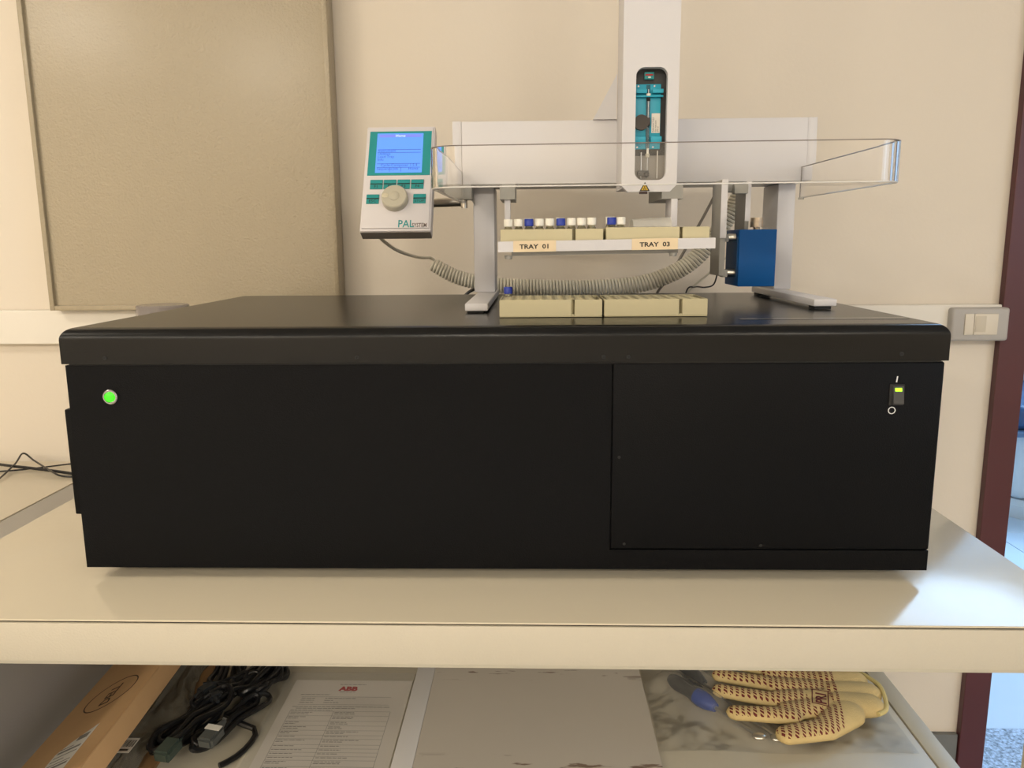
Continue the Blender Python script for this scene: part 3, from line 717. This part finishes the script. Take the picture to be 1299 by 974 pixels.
vcopy(bv, -.0362, 1.0525, 1.1440, None, 'lone blue-capped vial in the left rack on the black lid', 'vial in the lower rack')
# frosted sleeve lying on the right raised rack
bm = B(); nx, ny = 12, 8
x0, x1, y0, y1 = .122, .170, 1.012, 1.060; zt = 1.2502+dz(.15)
top = [[bm.verts.new((x0+(x1-x0)*i/nx, y0+(y1-y0)*j/ny, zt+.0115*(math.sin(PI*j/ny)**.5 if 0 < j < ny else 0)*(.80+.2*i/nx)+.001+.001*noise.noise((i*.9, j*.9, 3)))) for j in range(ny+1)] for i in range(nx+1)]
bot = [[bm.verts.new((x0+(x1-x0)*i/nx, y0+(y1-y0)*j/ny, zt)) for j in range(ny+1)] for i in range(nx+1)]
for i in range(nx):
    for j in range(ny):
        bm.faces.new((top[i][j], top[i+1][j], top[i+1][j+1], top[i][j+1])); bm.faces.new((bot[i][j], bot[i][j+1], bot[i+1][j+1], bot[i+1][j]))
for i in range(nx):
    bm.faces.new((top[i][0], bot[i][0], bot[i+1][0], top[i+1][0])); bm.faces.new((top[i][ny], top[i+1][ny], bot[i+1][ny], bot[i][ny]))
for j in range(ny):
    bm.faces.new((top[0][j], top[0][j+1], bot[0][j+1], bot[0][j])); bm.faces.new((top[nx][j], bot[nx][j], bot[nx][j+1], top[nx][j+1]))
o = fin('plastic_pouch', bm, POUCH, smooth=True); setp(o, 'small frosted plastic pouch lying on the right raised rack', 'pouch')

# ================================================================== clear jar behind the analyser
t = empty('clear_jar', (-.6645, 1.40, .8385), 'clear plastic screw-top container peeping over the back left of the analyser', 'jar')
bm = B(); lathe(bm, (-.6645, 1.40, .8385), [(.038, 0), (.042, .004), (.042, .268)], 40); mb('body', bm, SMOKE, t, smooth=True)
bm = B(); lathe(bm, (-.6645, 1.40, .8385), [(.0425, .270), (.0445, .271), (.0445, .290), (.042, .292), (.02, .292)], 40); mb('lid', bm, SMOKE, t, smooth=True)
bm = B(); lathe(bm, (-.6645, 1.40, .8385), [(.040, .2635), (.040, .2665)], 40); mb('liner', bm, RUB, t, smooth=True)
# hold-up: rests on the desk's grey side frame

# ================================================================== loose cables
def cable(name, pts, r, m_, label, per=10):
    o = fin(name, tube(B(), catmull(pts, per), r, 8), m_, smooth=True); return setp(o, label, 'cable')
zc = .7795
cable('power_cable', [(-1.35, 1.60, zc), (-1.20, 1.612, zc), (-1.081, 1.562, zc+.006), (-1.003, 1.545, zc+.003), (-.93, 1.525, zc), (-.85, 1.46, .788), (-.775, 1.40, .83), (-.745, 1.35, .8412), (-.70, 1.33, .8412), (-.62, 1.32, .8412)], .0032, CORD, 'thicker black cable lying across the cream desk, nearly straight')
cable('thin_cable', [(-1.30, 1.20, zc-.0015), (-1.10, 1.36, zc-.0015), (-1.06, 1.44, zc-.001), (-1.084, 1.562, zc+.0075), (-1.100, 1.64-.02, zc+.018), (-1.064, 1.600, zc+.008), (-.985, 1.532, zc+.004), (-.95, 1.512, zc), (-.90, 1.51, zc-.001), (-.84, 1.47, .785), (-.77, 1.43, .83), (-.745, 1.40, .8402), (-.66, 1.38, .8402)], .0019, CORD, 'thin black cable rising in a loop on the cream desk')
cable('thin_cable', [(-1.30, 1.50, zc-.0015), (-1.106, 1.551, zc-.0015), (-1.047, 1.572, zc-.001), (-.99, 1.60, zc), (-.94, 1.624, zc), (-.88, 1.60, zc), (-.80, 1.57, zc)], .0016, CORD, 'thin black cable curving to the right along the desk back')
cable('grey_cable', [(.352, 1.56, 1.345), (.336, 1.57, 1.305), (.296, 1.575, 1.227), (.262, 1.58, 1.165), (.235, 1.59, 1.12), (.20, 1.60, 1.0), (.18, 1.60, .85), (.18, 1.6, .60)], .0028, mat('grey_cord', (.20, .18, .15), .5), 'straight dark grey cable slanting down behind the right tray end')
cable('white_cable', [(.372, 1.57, 1.204), (.34, 1.58, 1.172), (.297, 1.60, 1.125), (.26, 1.60, 1.05), (.25, 1.60, .9), (.25, 1.6, .6)], .0022, COIL, 'thin pale cable slanting behind the blue block')
cable('black_cable', [(.366, 1.57, 1.200), (.358, 1.58, 1.180), (.352, 1.59, 1.150), (.335, 1.59, 1.1435), (.315, 1.59, 1.1445), (.298, 1.59, 1.134), (.29, 1.59, 1.05), (.29, 1.6, .6)], .0016, CORD, 'thin black wavy cable low behind the blue block', 12)
cable('black_cable', [(-.09, 1.54, 1.168), (-.115, 1.54, 1.148), (-.14, 1.54, 1.128), (-.18, 1.54, 1.05), (-.2, 1.55, .85), (-.2, 1.6, .6)], .0030, CORD, 'short length of black cable beside the left sampler column')

# ================================================================== lower shelf
SZ = .5022
# carton: flat box leaning with its right edge raised on the packing beside it
t = empty('cardboard_carton', (-.6427, 1.10, .5484), 'wide flat brown cardboard carton with ring logo, tilted on the lower shelf', 'box', rot=(0, math.radians(-24.8), .055))
fin('body', box(B(), -.0715, .0715, -.27, .27, -.015, .0142), CARD, t, bevel=.0012, smooth=True)
fin('flap', box(B(), -.0712, .0708, -.269, .269, .0143, .0151), CARD, t)
N = 48; cy = -.008
fin('logo_ring', ringplate(B(), [(.0425*math.cos(2*PI*k/N), cy+.0425*math.sin(2*PI*k/N), .0152) for k in range(N)], [(.0405*math.cos(2*PI*k/N), cy+.0405*math.sin(2*PI*k/N), .0152) for k in range(N)], (0, 0, .0002)), mat('brown_print', (.07, .035, .015), .7), t)
text('logo_lettering', 'DELL', .026, (.009, cy-.031, .0154), (0, 0, PI/2), MATS['brown_print'], t, local=True, extrude=.0001, sx=.95, sy=.9, bold=.0004)
lb = fin('paper_label', prism(B(), [(-.010, -.268, .0152), (.034, -.268, .0152), (.034, -.106, .0152), (.004, -.130, .0152), (-.010, -.150, .0152)], (0, 0, .0002)), WLAB, t)
bm = B()
for k in range(14):
    y_ = -.145-k*.009
    box(bm, -.006, .030 if k % 3 else .015, y_, y_+(.005 if k % 4 == 1 else .002), .0155, .0156)
box(bm, .012, .029, -.134, -.122, .0155, .0156)
fin('label_print', bm, INKG, lb)
# flat brown cardboard
t = empty('cardboard_sheet', (-.578, 1.13, SZ), 'flat brown cardboard strip beside the carton under grey bag and cords', 'cardboard', rot=(0, 0, .05))
fin('sheet', box(B(), -.028, .030, -.22, .22, 0, .006), CARDD, t, bevel=.0005)
fin('fold_line', box(B(), .0045, .0055, -.219, .219, .0060, .0062), CARD, t)
# grey bag crumpled
def sheet(name, nx, ny, f, m_, label, cat, solid=.0004):
    bm = B(); V = [[bm.verts.new(f(i/nx, j/ny)) for j in range(ny+1)] for i in range(nx+1)]
    for i in range(nx):
        for j in range(ny): bm.faces.new((V[i][j], V[i+1][j], V[i+1][j+1], V[i][j+1]))
    o = fin(name, bm, m_, smooth=False)
    for p in o.data.polygons: p.use_smooth = True
    if solid:
        s = o.modifiers.new('s', 'SOLIDIFY'); s.thickness = solid
    return setp(o, label, cat)
def gb(u, v):
    y = .90+v*.40; x = -.596-.055*(y-1.1)+u*(.040-.010*math.sin(v*9))
    z = SZ+.012+.030*(1-u)*(.8+.2*math.sin(v*7+1))+.010*noise.noise((u*2.5, v*6, 1))+.004*noise.noise((u*6, v*22, 5))
    return (x+.006*noise.noise((u*2, v*9, 9)), y, max(z, SZ+.0085))
grey = sheet('grey_bag', 24, 90, gb, GREYBAG, 'crumpled grey translucent plastic bag between carton and black cords', 'bag')
# barcode label on the bag
t = fin('barcode_label', box(B(), -.5920, -.5640, .975, 1.008, SZ+.0425, SZ+.0429), WLAB, grey)
bm = B(); xx = -.590
while xx < -.567:
    w_ = random.choice((.0005, .0009, .0014)); box(bm, xx, xx+w_, .988, 1.003, SZ+.0430, SZ+.0431); xx += w_+random.choice((.0006, .001))
box(bm, -.590, -.568, .979, .983, SZ+.0430, SZ+.0431)
fin('barcode', bm, INK, t)
# black power cords, each coiled in long loops
def cord(seed, cx, cy, ln, wd, ang, z0, r, loops, label, lead_pts=None):
    rnd = random.Random(seed); pts = []; n = 20
    for k in range(loops*n+1):
        a = 2*PI*k/n + .4*seed; q = k/n
        l_ = ln*(.85+.12*math.sin(q*2.3+seed)); w_ = wd*(.75+.35*math.sin(q*3.1+seed*2))
        pinch = 1-.45*math.exp(-(math.cos(a)/.35)**2)
        lx = l_*math.cos(a)+.006*math.sin(q*1.7+seed); ly = w_*math.sin(a)*pinch+.005*math.cos(q*2.1)
        pts.append((cx+lx*math.cos(ang)-ly*math.sin(ang), cy+lx*math.sin(ang)+ly*math.cos(ang), z0+r+.003*q*1.5+.004*(1+math.sin(3*a+seed+q))))
    if lead_pts: pts += lead_pts
    t_ = empty('mains_lead', (cx, cy, SZ), label, 'cable', 'black power cords on the lower shelf')
    o_ = mb('cord', tube(B(), catmull(pts, 2), r, 8), CORD, t_, smooth=True)
    return t_, pts
A_ = math.radians(80)
c1, _ = cord(1, -.470, 1.215, .080, .024, math.radians(62), SZ+.003, .0044, 5, 'black cord coiled in loops, rearmost right, beside the document', [(-.45, 1.15, SZ+.02), (-.47, 1.10, SZ+.012)])
c2, _ = cord(2, -.515, 1.215, .075, .026, math.radians(100), SZ+.010, .0042, 4, 'black cord bunch at the rear next to the brown cardboard', [(-.52, 1.13, SZ+.02)])
c3, _ = cord(3, -.520, 1.075, .085, .026, math.radians(70), SZ+.008, .0044, 5, 'black cord loops at the front left beside the grey bag')
c4, _ = cord(4, -.468, 1.085, .080, .020, math.radians(66), SZ+.004, .0044, 3, 'black cord with a white-labelled plug at the front', [(-.43, 1.085, SZ+.008), (-.424, 1.055, SZ+.006), (-.434, 1.02, SZ+.006), (-.45, 1.0, SZ+.006)])
c5, _ = cord(5, -.500, 1.150, .060, .022, math.radians(50), SZ+.020, .0030, 3, 'thinner black cord crossing over the middle of the bunch')
c6, _ = cord(6, -.446, 1.188, .050, .022, math.radians(70), SZ+.010, .0044, 4, 'rightmost black cord loop standing out over the pale shelf')
def plug(parent, p, d, m_, sz, lab=False):
    d = Vector(d).normalized(); q = d.to_track_quat('Y', 'Z').to_matrix().to_4x4()
    bm = B(); box(bm, -sz, sz, -sz*1.5, sz*1.2, -sz*.7, sz*.7); bmesh.ops.bevel(bm, geom=bm.edges[:], offset=sz*.3, segments=2, affect='EDGES')
    cyl(bm, (0, sz*1.1, 0), (0, sz*2.4, 0), sz*.55, sz*.3, 12)
    bmesh.ops.transform(bm, matrix=Matrix.Translation(p) @ q, verts=bm.verts)
    o_ = mb('plug', bm, m_, parent, smooth=True)
    if lab:
        bm = B(); box(bm, -sz*.95, sz*.95, sz*.1, sz*.9, sz*.70, sz*.74)
        bmesh.ops.transform(bm, matrix=Matrix.Translation(p) @ q, verts=bm.verts); l_ = mb('plug_label', bm, WLAB, o_)
plug(c4, (-.466, 1.020, SZ+.040), (.25, 1, .15), PLUGG, .0125, True)
plug(c3, (-.520, 1.000, SZ+.032), (.2, 1, .1), mat('plug_teal', (.055, .075, .06), .4), .013)
plug(c5, (-.524, 1.140, SZ+.038), (-.5, -.8, -.1), SCRK, .010)
plug(c2, (-.505, 1.128, SZ+.036), (.6, -.9, 0), SCRK, .009)

# document in plastic sleeve
t = empty('document', (-.305, 1.085, SZ), 'printed sheet with a red heading logo in a clear sleeve', 'paper')
pb('backing', (-.428, -.2085, .925, 1.255, SZ, SZ+.002), mat('folder', (.64, .60, .50), .45), t, bevel=.0005)
sh = pb('sheet', (-.408, -.210, .935, 1.2305, SZ+.0022, SZ+.0028), PAPER, t)
bm = B(); z0, z1 = SZ+.0029, SZ+.0030
rnd = random.Random(3)
def bar(x0, x1, y, h=.0011): box(bm, x0, x1, y, y+h, z0, z1)
def words(x0, x1, y, h=.0013):
    x = x0
    while x < x1:
        w_ = rnd.uniform(.003, .010); box(bm, x, min(x+w_, x1), y, y+h, z0, z1); x += w_+.0012
words(-.330, -.286, 1.2165); words(-.326, -.300, 1.1945, .0012)
words(-.388, -.340, 1.186)
for y in (1.180, 1.158): bar(-.385, -.238, y, .0005)
for k in range(3): words(-.384, -.362, 1.1755-k*.006); words(-.345, -.345+(.05, .014, .024)[k], 1.1755-k*.006)
words(-.392, -.235, 1.1515); words(-.385, -.29, 1.147); words(-.392, -.325, 1.142)
yy = 1.1395
for k in range(15):
    h_ = rnd.choice((.009, .012, .014)); bar(-.392, -.232, yy, .0004)
    words(-.390, -.390+rnd.uniform(.02, .05), yy-.0035); words(-.320, -.320+rnd.uniform(.015, .055), yy-.0035)
    if h_ > .009: words(-.390, -.390+rnd.uniform(.01, .03), yy-.0075); words(-.320, -.320+rnd.uniform(.02, .04), yy-.0075)
    yy -= h_
for x in (-.392, -.3225, -.232): box(bm, x, x+.0005, yy, 1.1395, z0, z1)
mb('printing', bm, INKG, sh)
lg = text('logo_lettering', 'ABB', .0165, (0, 0, 0), (0, 0, 0), INKR, None, extrude=.0001, bold=.0009, sx=1.0); lg.parent = sh
lg.location = Vector((-.328, 1.1990, SZ+.0030))-Vector(t.location)
def sl(u, v): return (-.422+u*.212, .93+v*.3205, SZ+.0042+.0012*noise.noise((u*4, v*6, 2))+.0025*(max(0, v-.94)/.06))
s_ = sheet('sleeve', 20, 30, sl, SLEEVE, '', '', 0)
for k in ('label', 'category'):
    if k in s_: del s_[k]
s_.parent = t; s_.location = -Vector(t.location)

# flat scuffed panel with white edge strip
t = empty('flat_panel', (-.015, 1.13, SZ), 'flat greyish scuffed panel with a white strip along its left edge', 'panel')
o = fin('sheet', box(B(), -.1755, .1760, .90, 1.36, SZ, SZ+.007), SCUFF, t, bevel=.0006); o.location = -Vector(t.location)
pb('edge_strip', (-.2060, -.1757, .90, 1.36, SZ, SZ+.0078), PANELW, t, bevel=.0005)

# screwdriver and spanner inside the clear bag
def tool(name, p0, p1, hl, hr, sr, hm, label, tip):
    p0 = Vector(p0); p1 = Vector(p1); d = (p1-p0).normalized(); t_ = empty(name, (p0.x, p0.y, SZ), label, 'tool')
    h1 = p0+d*hl
    pts = [p0+d*hl*k/10 for k in range(11)]; rad = [hr*f for f in (.55, .85, .95, .9, .8, .85, 1, 1.05, 1, .8, .55)]
    mid = 6
    mb('handle_grip', tube(B(), pts[:7], 0, 12, rads=rad[:7]), SCRK, t_, smooth=True)
    mb('handle_collar', tube(B(), pts[6:], 0, 12, rads=rad[6:]), hm, t_, smooth=True)
    mb('shaft', cyl(B(), h1, p1, sr, n=12), STEEL, t_, smooth=True)
    if tip:
        q = Matrix.Translation(p1) @ Matrix.Diagonal((.011, .008, .004, 1)); bm = B(); bmesh.ops.create_uvsphere(bm, u_segments=14, v_segments=8, radius=1); bmesh.ops.transform(bm, matrix=q, verts=bm.verts); mb('socket_head', bm, CHROME, t_, smooth=True)
    return t_
tool('screwdriver', (.222, 1.225, SZ+.0145), (.330, 1.079, SZ+.008), .098, .013, .0032, SCRB, 'screwdriver with black and bright blue handle in the clear bag', True)
tool('screwdriver', (.226, 1.300, SZ+.015), (.356, 1.077, SZ+.007), .10, .0125, .0028, SCRK, 'all-black handled tool behind the blue-handled screwdriver, in the bag', True)
# glove: one continuous knitted body
bm = B()
GZ = SZ+.024
def cap_(p0, p1, r0, r1, fl=.62):
    p0 = Vector(p0); p1 = Vector(p1); n_ = 10
    for k in range(n_+1):
        f = k/n_; g_ = bmesh.ops.create_uvsphere(bm, u_segments=14, v_segments=10, radius=1)
        r = r0+(r1-r0)*f; p = p0.lerp(p1, f)
        bmesh.ops.transform(bm, matrix=Matrix.Translation(p) @ Matrix.Diagonal((r, r, r*fl, 1)), verts=g_['verts'])
def g3(x, y, dz_=0): return (x, y, GZ+dz_)
cap_(g3(.325, 1.262), g3(.395, 1.232), .0135, .017)          # little finger
cap_(g3(.303, 1.218), g3(.385, 1.192), .0140, .017)          # ring finger
cap_(g3(.294, 1.173), g3(.378, 1.146), .0145, .0165)          # middle finger
cap_(g3(.304, 1.116, -.002), g3(.385, 1.106), .0150, .0175)   # index finger
cap_(g3(.366, 1.063, -.003), g3(.425, 1.075, -.001), .0180, .021)   # thumb
cap_(g3(.425, 1.075, -.001), g3(.468, 1.112), .021, .028)
for a, b_ in (((.390, 1.222), (.475, 1.200)), ((.385, 1.188), (.475, 1.175)), ((.380, 1.150), (.475, 1.155)), ((.385, 1.118), (.475, 1.135))): cap_(g3(*a), g3(*b_), .020, .024, .55)
for a, b_ in (((.472, 1.200), (.515, 1.205)), ((.475, 1.165), (.522, 1.168)), ((.470, 1.135), (.512, 1.135))): cap_(g3(*a), g3(*b_), .027, .023, .66)
me = bpy.data.meshes.new('glove_raw'); bm.to_mesh(me); bm.free()
tmp = bpy.data.objects.new('glove_raw', me); C.objects.link(tmp)
md = tmp.modifiers.new('r', 'REMESH'); md.mode = 'VOXEL'; md.voxel_size = .0018
md = tmp.modifiers.new('s', 'SMOOTH'); md.factor = .6; md.iterations = 4
dg = bpy.context.evaluated_depsgraph_get(); gm = bpy.data.meshes.new_from_object(tmp.evaluated_get(dg)); bpy.data.objects.remove(tmp)
gmat = mat('knit_yellow', (.66, .50, .23), .85, bump=.5, bscale=600, var=.08, vscale=60)
def dots(m):
    nt = m.node_tree; b = nt.nodes['Principled BSDF']; N_ = nt.nodes.new; Lk = nt.links.new
    tc = N_('ShaderNodeTexCoord'); mp = N_('ShaderNodeMapping'); mp.inputs['Rotation'].default_value = (0, 0, math.radians(12)); Lk(tc.outputs['Object'], mp.inputs[0])
    # wobble
    n = N_('ShaderNodeTexNoise'); n.inputs['Scale'].default_value = 22; Lk(tc.outputs['Object'], n.inputs['Vector'])
    wv = N_('ShaderNodeVectorMath'); wv.operation = 'SCALE'; wv.inputs['Scale'].default_value = .010; Lk(n.outputs['Color'], wv.inputs[0])
    ad = N_('ShaderNodeVectorMath'); ad.operation = 'ADD'; Lk(mp.outputs[0], ad.inputs[0]); Lk(wv.outputs[0], ad.inputs[1])
    sx = N_('ShaderNodeSeparateXYZ'); Lk(ad.outputs[0], sx.inputs[0])
    def M(op, a, b_=None):
        k = N_('ShaderNodeMath'); k.operation = op
        for i_, v in enumerate((a, b_)):
            if v is None: continue
            if isinstance(v, (int, float)): k.inputs[i_].default_value = v
            else: Lk(v, k.inputs[i_])
        return k.outputs[0]
    rx = M('MODULO', M('ADD', M('MULTIPLY', sx.outputs[0], 1/.0088), 100), 1.0); inx = M('LESS_THAN', rx, .54)
    ry = M('MODULO', M('ADD', M('MULTIPLY', M('ADD', sx.outputs[1], M('MULTIPLY', sx.outputs[0], .7)), 1/.0058), 100), 1.0); iny = M('LESS_THAN', ry, .62)
    k1 = M('MULTIPLY', inx, iny)
    ge = N_('ShaderNodeNewGeometry'); gz = N_('ShaderNodeSeparateXYZ'); Lk(ge.outputs['Normal'], gz.inputs[0])
    up = M('GREATER_THAN', gz.outputs[2], .55)
    ox = N_('ShaderNodeSeparateXYZ'); Lk(tc.outputs['Object'], ox.inputs[0])
    lim = M('LESS_THAN', M('SUBTRACT', ox.outputs[0], M('MULTIPLY', ox.outputs[1], .23)), .204)
    px = M('ABSOLUTE', M('SUBTRACT', ox.outputs[0], .437)); py = M('ABSOLUTE', M('SUBTRACT', ox.outputs[1], 1.137))
    clear = M('MAXIMUM', M('GREATER_THAN', px, .0165), M('GREATER_THAN', py, .0215))
    k2 = M('MULTIPLY', M('MULTIPLY', M('MULTIPLY', k1, up), lim), clear)
    mix = N_('ShaderNodeMix'); mix.data_type = 'RGBA'; mix.inputs[7].default_value = (.17, .022, .02, 1)
    src = b.inputs['Base Color'].links[0].from_socket
    Lk(k2, mix.inputs[0]); Lk(src, mix.inputs[6]); Lk(mix.outputs[2], b.inputs['Base Color'])
dots(gmat)
gm.materials.clear(); gm.materials.append(gmat)
for p in gm.polygons: p.use_smooth = True
gl = empty('work_glove', (.42, 1.18, SZ), 'yellow knitted work glove with dark red rubber dots on its palm', 'glove')
zmin = min(v.co.z for v in gm.vertices)
go = bpy.data.objects.new('knit_body', gm); link(go, gl); go.location = -Vector(gl.location)
bvh = BVHTree.FromPolygons([v.co.copy() for v in gm.vertices], [tuple(p.vertices) for p in gm.polygons])
def drop(x, y, lift=.0005):
    h = bvh.ray_cast(Vector((x, y, 1.0)), Vector((0, 0, -1)))
    return (h[0].z if h[0] else GZ)+lift
# cuff hem
hem = [(.533, 1.228), (.541, 1.205), (.545, 1.175), (.541, 1.145), (.531, 1.120), (.516, 1.110)]
hp = [Vector((x, y, GZ+.009-.3*abs(y-1.175)*.4)) for x, y in hem]
mb('cuff_hem', tube(B(), catmull(hp, 8), .0035, 8), mat('hem_yellow', (.66, .55, .24), .8), gl, smooth=True)
# printed patch
ca, sa = math.cos(math.radians(72)), math.sin(math.radians(72))
def onto(o_, cx, cy):
    for v in o_.data.vertices:
        X_, Y_ = v.co.x*1.25, v.co.y*1.25
        x = cx+X_*ca-Y_*sa; y = cy+X_*sa+Y_*ca
        v.co = Vector((x, y, drop(x, y)+(.0002 if v.co.z > 0 else 0)))
    o_.parent = gl; o_.location = -Vector(gl.location); o_.rotation_euler = (0, 0, 0)
tx = text('patch_lettering', 'PRI', .0175, (0, 0, 0), (0, 0, 0), mat('maroon_ink', (.15, .02, .02), .7), None, extrude=.0001, bold=.0004)
onto(tx, .4405, 1.118)
fr = bpy.data.meshes.new('patch_frame'); bmf = B()
for a in ((-.002, .030, -.003, -.0018), (-.002, .030, .0155, .0167), (-.002, -.0008, -.0018, .0155), (.0288, .030, -.0018, .0155)):
    n_ = 10
    for k in range(n_):
        if a[1]-a[0] > a[3]-a[2]: box(bmf, a[0]+(a[1]-a[0])*k/n_, a[0]+(a[1]-a[0])*(k+1)/n_, a[2], a[3], -.0001, .0001)
        else: box(bmf, a[0], a[1], a[2]+(a[3]-a[2])*k/n_, a[2]+(a[3]-a[2])*(k+1)/n_, -.0001, .0001)
bmf.to_mesh(fr); bmf.free(); fr.materials.append(MATS['maroon_ink']); fo = bpy.data.objects.new('patch_frame', fr); C.objects.link(fo); onto(fo, .4405, 1.118)
# clear bag over the tools, under the glove
def hgt(x, y):
    z = SZ+.0010
    for (ax, ay, bx, by, h_, w_) in ((.222, 1.225, .280, 1.145, .030, .022), (.280, 1.145, .330, 1.079, .014, .014), (.226, 1.300, .276, 1.214, .030, .022), (.276, 1.214, .356, 1.077, .0125, .014)):
        dx_, dy_ = bx-ax, by-ay; t_ = max(0, min(1, ((x-ax)*dx_+(y-ay)*dy_)/(dx_*dx_+dy_*dy_))); d_ = math.hypot(x-ax-t_*dx_, y-ay-t_*dy_)
        z = max(z, SZ+.001+h_*math.exp(-(d_/w_)**2))
    return z
def bg(u, v):
    x = .180+u*.372; y = 1.050+v*.33+.003*math.sin(u*9)
    n1 = noise.noise((x*28, y*28, 3)); n2 = noise.noise((x*70, y*70, 8))
    ed = min(1, v*8, (1-u)*8, u*8+.2)
    z = max(hgt(x, y), hgt(x, y)+ed*(.0030+.0040*n1+.0015*n2))
    return (x, y, max(z, SZ+.0006))
sheet('clear_bag', 110, 100, bg, FILM, 'crinkled clear plastic bag holding the tools beneath the yellow glove', 'bag', 0)
